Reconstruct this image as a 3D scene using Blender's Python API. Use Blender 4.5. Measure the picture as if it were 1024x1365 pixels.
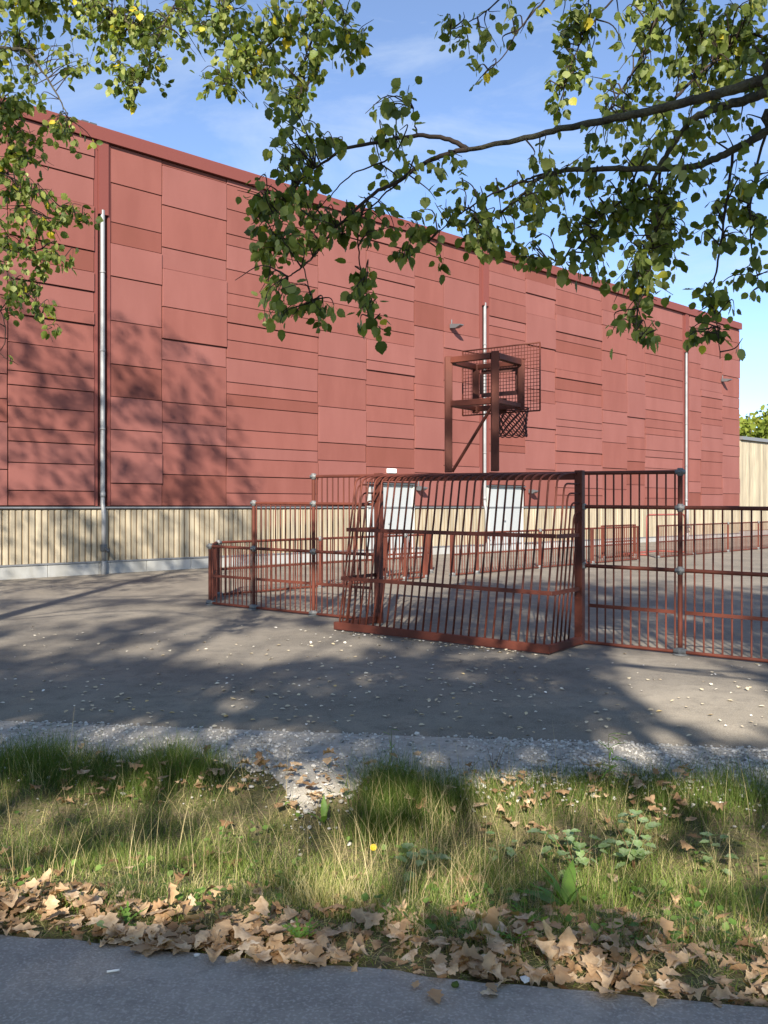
import bpy, math, random
import numpy as np
from mathutils import Matrix, Vector

for o in list(bpy.data.objects):
    bpy.data.objects.remove(o)
SC = bpy.context.scene
COL = SC.collection
R = random.Random(7)
NR = np.random.default_rng(11)
rad = math.radians

# ------------------------------------------------------------------ camera
F = 1200.0                      # focal length in photo pixels (1024 x 1365)
CX, HY = 512.0, 675.0           # image centre column, horizon row
EYE = 1.65
cam = bpy.data.cameras.new('camera')
cam.sensor_fit = 'VERTICAL'
cam.sensor_height = 36.0
cam.lens = 36.0 * F / 1365.0
cam.shift_y = -(682.5 - HY) / 1365.0
cam.clip_end = 2000
cam.clip_start = 0.05
camo = bpy.data.objects.new('camera', cam)
COL.objects.link(camo)
camo.location = (0, 0, EYE)
camo.rotation_euler = (rad(90), 0, 0)
SC.camera = camo

# ------------------------------------------------------------------ light
SUN_EL = 29.0
SUN_HEAD = 5.0                  # light travels this far clockwise of +Y
TAN = math.tan(rad(SUN_EL))
LDIR = Vector((math.sin(rad(SUN_HEAD)) * math.cos(rad(SUN_EL)), math.cos(rad(SUN_HEAD)) * math.cos(rad(SUN_EL)), -math.sin(rad(SUN_EL))))
sun = bpy.data.lights.new('sun', 'SUN')
sun.energy = 5.0
sun.angle = rad(0.7)
sun.color = (1.0, 0.93, 0.82)
suno = bpy.data.objects.new('sun', sun)
COL.objects.link(suno)
suno.rotation_euler = LDIR.to_track_quat('-Z', 'Y').to_euler()
suno.location = (-3, -20, 15)

W = bpy.data.worlds.new('World')
SC.world = W
W.use_nodes = True
nt = W.node_tree
bg = nt.nodes['Background']
sky = nt.nodes.new('ShaderNodeTexSky')
sky.sky_type = 'NISHITA'
sky.sun_disc = False
sky.sun_elevation = rad(SUN_EL)
sky.sun_rotation = rad(180 + SUN_HEAD)
sky.air_density = 0.58
sky.dust_density = 0.0
sky.ozone_density = 2.6
tc = nt.nodes.new('ShaderNodeTexCoord')
mp = nt.nodes.new('ShaderNodeMapping')
mp.inputs['Scale'].default_value = (1.6, 2.2, 6.5)
mp.inputs['Rotation'].default_value = (0.0, rad(-14), 0.3)
nz = nt.nodes.new('ShaderNodeTexNoise')
nz.inputs['Scale'].default_value = 1.6
nz.inputs['Detail'].default_value = 7.0
nz.inputs['Roughness'].default_value = 0.62
nz.inputs['Distortion'].default_value = 0.8
rp = nt.nodes.new('ShaderNodeValToRGB')
rp.color_ramp.elements[0].position = 0.46
rp.color_ramp.elements[0].color = (0.08, 0.08, 0.08, 1)
rp.color_ramp.elements[1].position = 0.80
rp.color_ramp.elements[1].color = (0.60, 0.60, 0.60, 1)
mx = nt.nodes.new('ShaderNodeMix')
mx.data_type = 'RGBA'
mx.inputs['B'].default_value = (2.9, 3.3, 3.8, 1)
nt.links.new(tc.outputs['Generated'], mp.inputs['Vector'])
nt.links.new(mp.outputs['Vector'], nz.inputs['Vector'])
nt.links.new(nz.outputs['Fac'], rp.inputs['Fac'])
nt.links.new(rp.outputs['Color'], mx.inputs['Factor'])
nt.links.new(sky.outputs['Color'], mx.inputs['A'])
nt.links.new(mx.outputs['Result'], bg.inputs['Color'])
bg.inputs['Strength'].default_value = 0.125

vs = SC.view_settings
vs.view_transform = 'Standard'
vs.look = 'None'
vs.gamma = 1.0
vs.use_curve_mapping = False
vs.exposure = 1.2

# ------------------------------------------------------------------ helpers
WM = {}


def put(o, M, parent=None):
    COL.objects.link(o)
    if parent is not None:
        o.parent = parent
        o.matrix_parent_inverse = WM[parent.name].inverted()
    o.matrix_basis = M
    WM[o.name] = M
    return o


def tag(o, label=None, cat=None, group=None, kind=None):
    if label: o['label'] = label
    if cat: o['category'] = cat
    if group: o['group'] = group
    if kind: o['kind'] = kind
    return o


def thing(name, loc, label, cat, group=None):
    o = bpy.data.objects.new(name, None)
    o.empty_display_size = 0.1
    put(o, Matrix.Translation(Vector(loc)))
    return tag(o, label, cat, group)


def mesh(name, v, f, mat, smooth=False):
    m = bpy.data.meshes.new(name)
    m.from_pydata([tuple(p) for p in v], [], [tuple(q) for q in f])
    if smooth:
        m.polygons.foreach_set('use_smooth', [True] * len(m.polygons))
    m.materials.append(mat)
    m.update()
    return m


def obj(name, me, M=None, parent=None):
    return put(bpy.data.objects.new(name, me), M if M is not None else Matrix.Identity(4), parent)


_cache = {}


def unit_box(mat):
    k = ('box', mat.name)
    if k not in _cache:
        v = [(x, y, z) for x in (0, 1) for y in (0, 1) for z in (0, 1)]
        f = [(0, 1, 3, 2), (4, 6, 7, 5), (0, 4, 5, 1), (2, 3, 7, 6), (0, 2, 6, 4), (1, 5, 7, 3)]
        _cache[k] = mesh('box', v, f, mat)
    return _cache[k]


def bev_box(sx, sy, sz, b, mat):
    """box 0..s with chamfered edges"""
    k = ('bev', round(sx, 4), round(sy, 4), round(sz, 4), b, mat.name)
    if k in _cache:
        return _cache[k]
    import bmesh
    bm = bmesh.new()
    bmesh.ops.create_cube(bm, size=1.0)
    for v in bm.verts:
        v.co = Vector(((v.co.x + .5) * sx, (v.co.y + .5) * sy, (v.co.z + .5) * sz))
    bmesh.ops.bevel(bm, geom=list(bm.edges), offset=b, segments=1, affect='EDGES')
    m = bpy.data.meshes.new('block')
    bm.to_mesh(m)
    bm.free()
    m.materials.append(mat)
    _cache[k] = m
    return m


def unit_cyl(mat, n=8):
    k = ('cyl', mat.name, n)
    if k not in _cache:
        v, f = [], []
        for i in range(n):
            a = 2 * math.pi * i / n
            v += [(math.cos(a), math.sin(a), 0), (math.cos(a), math.sin(a), 1)]
        for i in range(n):
            j = (i + 1) % n
            f.append((2 * i, 2 * j, 2 * j + 1, 2 * i + 1))
        f.append(tuple(2 * i for i in range(n))[::-1])
        f.append(tuple(2 * i + 1 for i in range(n)))
        m = mesh('cyl', v, f, mat)
        m.polygons.foreach_set('use_smooth', [True] * n + [False] * 2)
        _cache[k] = m
    return _cache[k]


def frame(p, q, up=Vector((0, 0, 1))):
    """matrix whose z axis runs from p to q (unit), origin p"""
    p, q = Vector(p), Vector(q)
    z = (q - p).normalized()
    x = up.cross(z)
    if x.length < 1e-4:
        x = Vector((1, 0, 0))
    x.normalize()
    y = z.cross(x)
    M = Matrix.Identity(4)
    for i, a in enumerate((x, y, z)):
        M[0][i], M[1][i], M[2][i] = a
    M.translation = p
    return M


def bar(name, p, q, r, mat, parent, n=8):
    L = (Vector(q) - Vector(p)).length
    return obj(name, unit_cyl(mat, n), frame(p, q) @ Matrix.Diagonal((r, r, L, 1)), parent)


def beam(name, p, q, w, h, mat, parent):
    """square section between p and q: w sideways, h up (for level beams)"""
    p, q = Vector(p), Vector(q)
    L = (q - p).length
    M = frame(p, q) @ Matrix.Translation((-w / 2, -h / 2, 0))
    return obj(name, bev_box(w, h, L, min(w, h) * .06, mat), M, parent)


def lbox(name, B, x0, x1, y0, y1, z0, z1, mat, parent):
    """box given in the local frame B"""
    M = B @ Matrix.Translation((x0, y0, z0)) @ Matrix.Diagonal((x1 - x0, y1 - y0, z1 - z0, 1))
    return obj(name, unit_box(mat), M, parent)


def tube_vf(pts, rads, n=6, cap=True):
    pts = [Vector(p) for p in pts]
    v, f = [], []
    prev = None
    for i, p in enumerate(pts):
        a = pts[max(i - 1, 0)]
        b = pts[min(i + 1, len(pts) - 1)]
        t = (b - a).normalized()
        x = prev - t * prev.dot(t) if prev is not None else t.orthogonal()
        if x.length < 1e-5:
            x = t.orthogonal()
        x.normalize()
        prev = x
        y = t.cross(x)
        r = rads[i] if hasattr(rads, '__len__') else rads
        for k in range(n):
            c = 2 * math.pi * k / n
            v.append(p + x * (r * math.cos(c)) + y * (r * math.sin(c)))
    for i in range(len(pts) - 1):
        for k in range(n):
            j = (k + 1) % n
            f.append((i * n + k, i * n + j, i * n + n + j, i * n + n + k))
    if cap:
        f.append(tuple(range(n))[::-1])
        e = (len(pts) - 1) * n
        f.append(tuple(range(e, e + n)))
    return v, f


class Join:
    def __init__(self):
        self.v, self.f = [], []

    def add(self, vf):
        b = len(self.v)
        self.v += vf[0]
        self.f += [tuple(i + b for i in q) for q in vf[1]]

    def build(self, name, mat, parent=None, smooth=True, M=None):
        return obj(name, mesh(name, self.v, self.f, mat, smooth), M, parent)


def spline(pts, n=5):
    """Catmull-Rom through the points (any dimension)"""
    P = [np.array(p, float) for p in pts]
    P = [2 * P[0] - P[1]] + P + [2 * P[-1] - P[-2]]
    out = []
    for i in range(1, len(P) - 2):
        for k in range(n):
            t = k / n
            a, b, c, d = P[i - 1], P[i], P[i + 1], P[i + 2]
            out.append(.5 * (2 * b + (c - a) * t + (2 * a - 5 * b + 4 * c - d) * t * t + (3 * b - a - 3 * c + d) * t ** 3))
    out.append(P[-2])
    return out


def batch(name, tv, tf, Rm, S, T, mat, parent=None, rnd=None, smooth=False):
    """many copies of one small shape as a single mesh; tf rows all have the same size"""
    tv = np.asarray(tv, np.float32)
    tf = np.asarray(tf, np.int32)
    n = len(T)
    S = np.asarray(S, np.float32)
    if S.ndim == 1:
        S = S[:, None].repeat(3, 1)
    V = np.einsum('nij,nkj->nki', np.asarray(Rm, np.float32), tv[None] * S[:, None, :]) + np.asarray(T, np.float32)[:, None, :]
    return raw(name, V.reshape(-1, 3), (tf[None] + (np.arange(n) * len(tv))[:, None, None]).reshape(-1, tf.shape[1]), mat, parent,
               None if rnd is None else np.repeat(rnd, len(tv)), smooth)


def raw(name, V, Fc, mat, parent=None, rnd=None, smooth=False):
    m = bpy.data.meshes.new(name)
    k = Fc.shape[1]
    m.vertices.add(len(V))
    m.vertices.foreach_set('co', np.ascontiguousarray(V, np.float32).ravel())
    m.loops.add(len(Fc) * k)
    m.loops.foreach_set('vertex_index', np.ascontiguousarray(Fc, np.int32).ravel())
    m.polygons.add(len(Fc))
    m.polygons.foreach_set('loop_start', np.arange(len(Fc), dtype=np.int32) * k)
    m.polygons.foreach_set('use_smooth', np.full(len(Fc), smooth))
    if rnd is not None:
        a = m.attributes.new('rnd', 'FLOAT', 'POINT')
        a.data.foreach_set('value', np.asarray(rnd, np.float32))
    m.materials.append(mat)
    m.update(calc_edges=True)
    m.validate()
    return obj(name, m, None, parent)


def rots(az, tilt, roll):
    """rotation matrices Rz(az) Rx(tilt) Rz(roll)"""
    ca, sa, ct, st, cr, sr = np.cos(az), np.sin(az), np.cos(tilt), np.sin(tilt), np.cos(roll), np.sin(roll)
    M = np.empty((len(az), 3, 3))
    M[:, 0, 0] = ca * cr - sa * ct * sr; M[:, 0, 1] = -ca * sr - sa * ct * cr; M[:, 0, 2] = sa * st
    M[:, 1, 0] = sa * cr + ca * ct * sr; M[:, 1, 1] = -sa * sr + ca * ct * cr; M[:, 1, 2] = -ca * st
    M[:, 2, 0] = st * sr; M[:, 2, 1] = st * cr; M[:, 2, 2] = ct
    return M


def P3(x, y, D):
    """photo pixel at depth D (metres along +Y)"""
    return Vector(((x - CX) / F * D, D, EYE + (HY - y) / F * D))


# ------------------------------------------------------------------ materials
def mat(name, col, rough=.6, spec=.4, metal=0.0, var=None, scale=3.0, stretch=(1, 1, 1), bump=0.0, bscale=60.0, rnd=0.0,
        detail=6.0, speck=None, speck_scale=150.0, trans=0.0, attr=None, objramp=None, var2=None, scale2=9.0):
    """procedural material. var: second colour mixed by noise; rnd: brightness change per object; speck: colour of small grains;
    attr / objramp: colour ramp driven by the per-piece attribute / by the object's random value"""
    m = bpy.data.materials.new(name)
    m.use_nodes = True
    t = m.node_tree
    N, Lk = t.nodes, t.links
    b = N['Principled BSDF']
    b.inputs['Roughness'].default_value = rough
    b.inputs['Metallic'].default_value = metal
    b.inputs['Specular IOR Level'].default_value = spec
    geo = N.new('ShaderNodeNewGeometry')
    mpg = N.new('ShaderNodeMapping')
    mpg.inputs['Scale'].default_value = stretch
    Lk.new(geo.outputs['Position'], mpg.inputs['Vector'])
    cur = None

    def mixc(a, bcol, fac, mode='MIX'):
        x = N.new('ShaderNodeMix')
        x.data_type = 'RGBA'
        x.blend_type = mode
        for k, s in (('A', a), ('B', bcol)):
            if isinstance(s, tuple): x.inputs[k].default_value = (*s, 1)
            else: Lk.new(s, x.inputs[k])
        if isinstance(fac, float): x.inputs['Factor'].default_value = fac
        else: Lk.new(fac, x.inputs['Factor'])
        return x.outputs['Result']

    def ramp(src, stops):
        r = N.new('ShaderNodeValToRGB')
        e = r.color_ramp.elements
        while len(e) < len(stops): e.new(.5)
        for el, (p, c) in zip(e, stops):
            el.position = p
            el.color = (*c, 1)
        Lk.new(src, r.inputs['Fac'])
        return r.outputs['Color']

    if attr:
        a = N.new('ShaderNodeAttribute')
        a.attribute_name = 'rnd'
        cur = ramp(a.outputs['Fac'], attr)
    elif objramp:
        oi = N.new('ShaderNodeObjectInfo')
        cur = ramp(oi.outputs['Random'], objramp)
    else:
        cur = tuple(col)
    if var:
        nz = N.new('ShaderNodeTexNoise')
        nz.inputs['Scale'].default_value = scale
        nz.inputs['Detail'].default_value = detail
        nz.inputs['Roughness'].default_value = .6
        Lk.new(mpg.outputs['Vector'], nz.inputs['Vector'])
        fr = ramp(nz.outputs['Fac'], [(.35, (0, 0, 0)), (.66, (1, 1, 1))])
        cur = mixc(cur, tuple(var), fr)
    if var2:
        n2 = N.new('ShaderNodeTexNoise')
        n2.inputs['Scale'].default_value = scale2
        n2.inputs['Detail'].default_value = 8.0
        n2.inputs['Roughness'].default_value = .7
        n2.inputs['Distortion'].default_value = .4
        Lk.new(geo.outputs['Position'], n2.inputs['Vector'])
        cur = mixc(cur, tuple(var2), ramp(n2.outputs['Fac'], [(.48, (0, 0, 0)), (.72, (.75, .75, .75))]))
    if speck:
        vz = N.new('ShaderNodeTexNoise')
        vz.inputs['Scale'].default_value = speck_scale
        vz.inputs['Detail'].default_value = 3.0
        Lk.new(geo.outputs['Position'], vz.inputs['Vector'])
        fr = ramp(vz.outputs['Fac'], [(.50, (0, 0, 0)), (.68, (.8, .8, .8))])
        cur = mixc(cur, tuple(speck), fr)
    if rnd:
        oi = N.new('ShaderNodeObjectInfo')
        mr = N.new('ShaderNodeMapRange')
        mr.inputs['To Min'].default_value = 1 - rnd
        mr.inputs['To Max'].default_value = 1 + rnd
        Lk.new(oi.outputs['Random'], mr.inputs['Value'])
        cb = N.new('ShaderNodeCombineColor')
        for k in ('Red', 'Green', 'Blue'): Lk.new(mr.outputs['Result'], cb.inputs[k])
        cur = mixc(cur, cb.outputs['Color'], 1.0, 'MULTIPLY')
    if isinstance(cur, tuple):
        b.inputs['Base Color'].default_value = (*cur, 1)
    else:
        Lk.new(cur, b.inputs['Base Color'])
    if bump:
        bz = N.new('ShaderNodeTexNoise')
        bz.inputs['Scale'].default_value = bscale
        bz.inputs['Detail'].default_value = 5.0
        Lk.new(mpg.outputs['Vector'], bz.inputs['Vector'])
        bp = N.new('ShaderNodeBump')
        bp.inputs['Strength'].default_value = bump
        bp.inputs['Distance'].default_value = .02
        Lk.new(bz.outputs['Fac'], bp.inputs['Height'])
        Lk.new(bp.outputs['Normal'], b.inputs['Normal'])
    if trans:
        tr = N.new('ShaderNodeBsdfTranslucent')
        if isinstance(cur, tuple): tr.inputs['Color'].default_value = (*cur, 1)
        else:
            Lk.new(mixc(cur, (1.5, 1.45, .5), 1.0, 'MULTIPLY'), tr.inputs['Color'])
        ms = N.new('ShaderNodeMixShader')
        ms.inputs['Fac'].default_value = trans
        Lk.new(b.outputs['BSDF'], ms.inputs[1])
        Lk.new(tr.outputs['BSDF'], ms.inputs[2])
        Lk.new(ms.outputs['Shader'], N['Material Output'].inputs['Surface'])
    return m


M_panel = [mat('facade_red', (.182, .063, .050), .75, .2, var=(.208, .075, .060), scale=1.6, stretch=(1, 1, .3), bump=.03, bscale=90, rnd=.05),
           mat('facade_red_pale', (.200, .074, .061), .7, .22, var=(.22, .084, .070), scale=1.6, stretch=(1, 1, .3), bump=.03, bscale=90, rnd=.04),
           mat('facade_red_deep', (.163, .054, .040), .8, .18, var=(.182, .061, .047), scale=1.6, stretch=(1, 1, .3), bump=.03, bscale=90, rnd=.05)]
M_trim = mat('trim_red', (.165, .048, .039), .65, .25, rnd=.03)
M_joint = mat('joint_dark_red', (.06, .014, .011), .8)
M_wood = mat('spruce_cladding', (.41, .345, .24), .75, .22, var=(.275, .235, .17), scale=9, stretch=(1, 1, .10), bump=.25, bscale=14, rnd=.20)
M_woodback = mat('spruce_underboard', (.28, .21, .125), .8, .2, var=(.19, .14, .09), scale=5, stretch=(1, 1, .12), bump=.25, bscale=14)
M_conc = mat('concrete', (.36, .36, .345), .85, .2, var=(.28, .27, .24), scale=1.8, stretch=(1, 1, .5), bump=.15, bscale=40, rnd=.06)
M_zinc = mat('zinc', (.30, .30, .295), .55, .4, metal=.3, var=(.235, .235, .235), scale=2.5)
M_dark = mat('dark_metal', (.07, .075, .08), .5)
M_flash = mat('grey_flashing', (.22, .22, .22), .5, metal=.4)
M_door = mat('door_white', (.36, .375, .37), .5, .4, var=(.335, .35, .345), scale=1.0)
M_doorfr = mat('door_frame', (.45, .455, .42), .5)
M_lampg = mat('lamp_grey', (.13, .135, .14), .45, metal=.3)
M_white = mat('white_plastic', (.82, .82, .76), .5)
M_roof = mat('roof_felt', (.08, .08, .08), .9)

M_rust = mat('red_brown_paint', (.122, .033, .019), .6, .22, var=(.076, .021, .013), scale=2.2, rnd=.16, bump=.05, bscale=120)
M_galv = mat('galvanised', (.19, .19, .185), .6, metal=.25, var=(.13, .13, .125), scale=25)
M_rope = mat('net_rope', (.10, .036, .028), .8)
M_redpaint = mat('red_paint', (.27, .075, .06), .6)

M_asph = mat('yard_asphalt', (.245, .214, .170), .92, .15, var=(.155, .136, .110), scale=.6, var2=(.108, .096, .080), scale2=5.5, bump=.35, bscale=220, speck=(.33, .29, .235), speck_scale=130)
M_path = mat('path_asphalt', (.45, .40, .335), .9, .12, var=(.34, .302, .253), scale=2.3, var2=(.25, .225, .19), scale2=16, bump=.6, bscale=110, speck=(.56, .50, .43), speck_scale=85)
M_soil = mat('verge_soil', (.15, .115, .07), .95, .1, var=(.13, .125, .05), scale=7, bump=.5, bscale=60)
M_land = mat('far_grass', (.10, .14, .03), .9, .1, var=(.16, .17, .05), scale=1.5)
M_fines = mat('gravel_fines', (.46, .42, .355), .92, .15, var=(.34, .31, .26), scale=18, bump=.6, bscale=120)
M_stone = mat('gravel_stone', None, .85, .3, attr=[(0, (.20, .185, .16)), (.3, (.38, .355, .31)), (.7, (.53, .495, .435)), (1, (.64, .60, .53))])
M_pebble = mat('pebble', (.66, .64, .60), .8, var=(.52, .5, .46), scale=30)
M_grass = mat('grass_blade', None, .6, .25, trans=.32,
              attr=[(0, (.050, .085, .014)), (.22, (.095, .150, .026)), (.5, (.175, .235, .050)), (.66, (.28, .31, .085)), (.76, (.44, .38, .16)), (1, (.60, .51, .29))])
M_straw = mat('straw', None, .7, .2, trans=.2, attr=[(0, (.30, .23, .11)), (1, (.55, .45, .24))])
M_oak = mat('dry_oak_leaf', None, .7, .25, trans=.18, var=(.42, .27, .15), scale=22,
            objramp=[(0, (.34, .19, .09)), (.25, (.54, .34, .18)), (.6, (.70, .49, .29)), (.9, (.78, .58, .38)), (1, (.82, .68, .50))])
M_oakmass = mat('oak_leaf_litter', None, .75, .2, trans=.15, var=(.24, .14, .07), scale=22,
                attr=[(0, (.20, .11, .05)), (.35, (.46, .28, .14)), (.75, (.66, .45, .26)), (1, (.78, .59, .38))])
M_pale = mat('pale_fallen_leaf', None, .7, .2, objramp=[(0, (.48, .37, .22)), (.5, (.62, .52, .35)), (.85, (.72, .64, .48)), (1, (.60, .42, .16))])
M_palemass = mat('pale_leaf_litter', None, .7, .2, attr=[(0, (.42, .32, .2)), (.4, (.66, .58, .44)), (1, (.78, .74, .66))])
ASP = [(0, (.060, .088, .018)), (.35, (.130, .175, .036)), (.62, (.205, .250, .058)), (.82, (.29, .32, .105)), (.97, (.28, .32, .12)), (.98, (.42, .42, .05)), (1, (.60, .48, .04))]
M_leaf = mat('aspen_leaf', None, .5, .4, trans=.45, attr=ASP)
M_leafo = mat('aspen_leaf_single', None, .5, .4, trans=.45, objramp=ASP)
ASPY = [(0, (.055, .088, .016)), (.3, (.115, .165, .028)), (.6, (.20, .245, .050)), (.85, (.31, .34, .095)), (.965, (.33, .35, .12)), (.975, (.55, .50, .05)), (1, (.68, .52, .04))]
M_leafy = mat('aspen_leaf_autumn', None, .5, .4, trans=.42, attr=ASPY)
M_leafyo = mat('aspen_leaf_autumn_single', None, .5, .4, trans=.42, objramp=ASPY)
M_far = mat('far_foliage', None, .7, .2, trans=.3, attr=[(0, (.07, .10, .014)), (.5, (.15, .19, .025)), (1, (.27, .28, .05))])
M_bark = mat('aspen_bark', (.050, .042, .034), .85, .2, var=(.115, .105, .065), scale=14, bump=.9, bscale=45)
M_twig = mat('twig_bark', (.045, .033, .026), .8, .2)
M_plant = mat('weed_leaf', (.19, .32, .055), .5, .35, trans=.4, var=(.14, .26, .045), scale=20, rnd=.18)
M_plantp = mat('poplar_sapling_leaf', (.18, .29, .085), .5, .4, trans=.35, var=(.32, .39, .23), scale=30, rnd=.25)
M_stem = mat('weed_stem', (.13, .14, .05), .7)
M_dstem = mat('dry_stem', (.16, .08, .04), .8)
M_yellow = mat('yellow_petal', (.75, .52, .02), .6, trans=.2)
M_moss = mat('moss', (.05, .08, .012), .95)
M_cig = mat('paper_white', (.78, .76, .70), .8)

# ------------------------------------------------------------------ ground
YPE = lambda x: 3.13 - .186 * x          # far edge of the footpath
YAE = lambda x: 6.78 - .1217 * x         # near edge of the yard asphalt
GZ = lambda x, y: -.0049 * x + .0103 * y - .1448
PATHZ = .05


def nois(x, y, s, seed=0):
    return (np.sin(x * s * 1.7 + seed + 1.3 * np.sin(y * s * 1.1 + seed * 2)) + np.sin(y * s * 2.3 + seed * 1.7 + 1.1 * np.sin(x * s * .9))
            + .6 * np.sin((x + y) * s * 3.1 + seed)) / 2.6


VW = [(-.2, PATHZ - .03), (0, .03), (.08, .01), (.2, -.10), (.35, -.24), (.48, -.31), (.58, -.27), (.67, -.19), (.76, -.11), (.86, -.10), (1.0, None), (1.3, None)]


def ground_z(x, y):
    x = np.asarray(x, float)
    y = np.asarray(y, float)
    a, b = YPE(x), YAE(x)
    w = (y - a) / (b - a)
    ends = GZ(x, b) - .022
    ws = np.array([p[0] for p in VW[:-2]])
    zs = np.array([p[1] for p in VW[:-2]])
    z = np.interp(w, ws, zs)
    k = np.clip((w - .86) / .14, 0, 1)
    z = np.where(w > .86, (-.10) * (1 - k) + ends * k, z)
    # gravel washed down into the ditch at one spot
    tong = np.exp(-((x + .5) / .28) ** 2) * np.exp(-((w - .62) / .14) ** 2)
    z = z + .05 * tong
    inside = (w > .03) & (w < .97)
    z = z + np.where(inside, .018 * nois(x, y, 3.0) + .008 * nois(x, y, 11.0, 2), 0)
    z = np.where(w >= 1.0, np.where(y < b + .3, ends, GZ(x, y) - .03), z)
    z = np.where(w <= 0, PATHZ - .02, z)
    return z


def sheet(name, xs, ys, zf, m):
    X, Y = np.meshgrid(xs, ys)
    V = np.stack([X, Y, zf(X, Y)], -1).reshape(-1, 3)
    nx, ny = len(xs), len(ys)
    i = (np.arange(ny - 1)[:, None] * nx + np.arange(nx - 1)[None]).ravel()
    return raw(name, V, np.stack([i, i + 1, i + nx + 1, i + nx], -1), m, None, None, True)


# near terrain in verge coordinates so that edges follow the path and the yard
def terrain():
    xs = np.concatenate([np.linspace(-400, -14, 6), np.linspace(-12, -3.4, 18), np.linspace(-3.2, 3.2, 96), np.linspace(3.4, 12, 18), np.linspace(14, 400, 6)])
    rows = []
    for q in [-60, -20, -8, -4]:
        rows.append((xs, np.full_like(xs, q)))
    for w in np.concatenate([[-.6, -.2, -.02, 0.0, .02], np.linspace(.05, .95, 46), [.98, 1.0, 1.02, 1.1]]):
        xc = np.clip(xs, -14, 14)
        rows.append((xs, YPE(xc) * (1 - w) + YAE(xc) * w))
    for q in [9.5, 14, 22, 40, 70, 120, 300, 900]:
        rows.append((xs, np.full_like(xs, q)))
    V, nx = [], len(xs)
    for x, y in rows:
        xc = np.clip(x, -14, 14)
        z = ground_z(xc, np.where(np.abs(x) > 14, y, y))
        z = np.where(y > 45, np.minimum(z, .33), z)
        V.append(np.stack([x, y, z], -1))
    V = np.concatenate(V)
    i = (np.arange(len(rows) - 1)[:, None] * nx + np.arange(nx - 1)[None]).ravel()
    return raw('ground', V, np.stack([i, i + 1, i + nx + 1, i + nx], -1), M_soil, None, None, True)


tag(terrain(), 'uneven verge and surrounding ground between footpath and yard', 'ground', kind='structure')

# yard asphalt: a slab whose near edge is slightly ragged
ex = np.linspace(-13, 13, 260)
ey = YAE(ex) + .03 * nois(ex, ex * .3, 4) + .016 * nois(ex, ex, 17, 3) + .01 * nois(ex, ex, 41, 6)
V, Fq = [], []
allx = np.concatenate([[-45], ex, [60]])
ally = np.concatenate([[YAE(-13)], ey, [YAE(13)]])
for x, y in zip(allx, ally):
    for k, yy in enumerate((y, y + .012, 9, 12, 15, 20, 28, 62)):
        V.append((x, yy, float(GZ(x if abs(x) < 20 else math.copysign(20, x), yy)) - (.03 if k == 0 else .004 if k == 1 else 0)))
for i in range(len(allx) - 1):
    for k in range(7):
        a = i * 8 + k
        Fq.append((a, a + 8, a + 9, a + 1))
tag(obj('yard_pavement', mesh('yard', V, Fq, M_asph, True)), 'worn grey asphalt yard around the ball court', 'pavement', kind='structure')

# footpath asphalt in the foreground
ey = YPE(ex) + .015 * nois(ex, ex * .4, 6, 1) + .010 * nois(ex, ex, 23, 2)
V, Fq = [], []
for x, y in zip(ex, ey):
    for k, yy in enumerate((-2.2, 0, 1.5, 2.3, y - .03, y)):
        V.append((x, yy, PATHZ - (.028 if k == 5 else 0)))
for i in range(len(ex) - 1):
    for k in range(5):
        a = i * 6 + k
        Fq.append((a, a + 6, a + 7, a + 1))
tag(obj('footpath', mesh('path', V, Fq, M_path, True)), 'dark grey asphalt footpath in the foreground', 'path', kind='structure')

# gravel strip: packed fines under loose stones
def gravel_edge(x):
    """w value where the gravel starts (smaller = reaches further down the bank)"""
    e = .775 + .03 * nois(x, x * .2, 2.6, 1) + .02 * nois(x, x, 8, 4)
    return e + .03 * nois(x, x * .7, 21, 2) - (.15 + .05 * nois(x, x, 13, 5)) * np.exp(-((x + .46 + .08 * nois(x, x, 7, 1)) / .30) ** 4) - .06 * np.exp(-((x - .35) / .3) ** 2)


gx = np.linspace(-5.2, 5.2, 150)
V, Fq = [], []
for x in gx:
    e0 = float(gravel_edge(x))
    for k in range(9):
        w = e0 + (1.004 - e0) * k / 8
        y = float(YPE(x) * (1 - w) + YAE(x) * w)
        V.append((x, y, float(ground_z(x, y)) + .022 - (.03 if k == 0 else 0)))
for i in range(len(gx) - 1):
    for k in range(8):
        a = i * 9 + k
        Fq.append((a, a + 9, a + 10, a + 1))
tag(obj('gravel_bed', mesh('gravel_bed', V, Fq, M_fines, True)), 'packed grey gravel strip along the yard edge', 'gravel', kind='structure')

# ------------------------------------------------------------------ sports hall
TH = math.atan(F / 1273.0)
P0 = Vector((-6.487, 20.7, 0))
CW, SW = math.cos(TH), math.sin(TH)
B = Matrix(((CW, -SW, 0, P0.x), (SW, CW, 0, P0.y), (0, 0, 1, 0), (0, 0, 0, 1)))   # x along wall, y inward, z up


def wall_u(px):
    r = (px - CX) / F
    return (r * P0.y - P0.x) / (CW - r * SW)


def wall_z(px, py):
    return EYE + (HY - py) / F * (P0.y + wall_u(px) * SW)


def gzu(u, off=0.0):
    p = B @ Vector((u, -off, 0))
    return float(GZ(min(p.x, 20), p.y))


hall = thing('sports_hall', B @ Vector((0, 0, .1)), 'tall red panel-clad sports hall with pale wooden base and white double doors', 'building')
U0, U1 = wall_u(-120), wall_u(985)
ZT = wall_z(128, 170)
ZW = EYE - .0                    # joint between red panels and timber
lbox('wall', B, U0, U1 - .03, 0, 26, -.4, ZT - .12, M_joint, hall)
lbox('roof', B, U0, U1 - .06, .25, 25.8, ZT - .12, ZT - .02, M_roof, hall)
cp = lbox('coping', B, U0, U1 + .03, -.13, .3, ZT - .30, ZT, M_trim, hall)
lbox('coping_drip', B, U0, U1 + .035, -.145, -.131, ZT - .31, ZT - .035, M_trim, cp)

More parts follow.
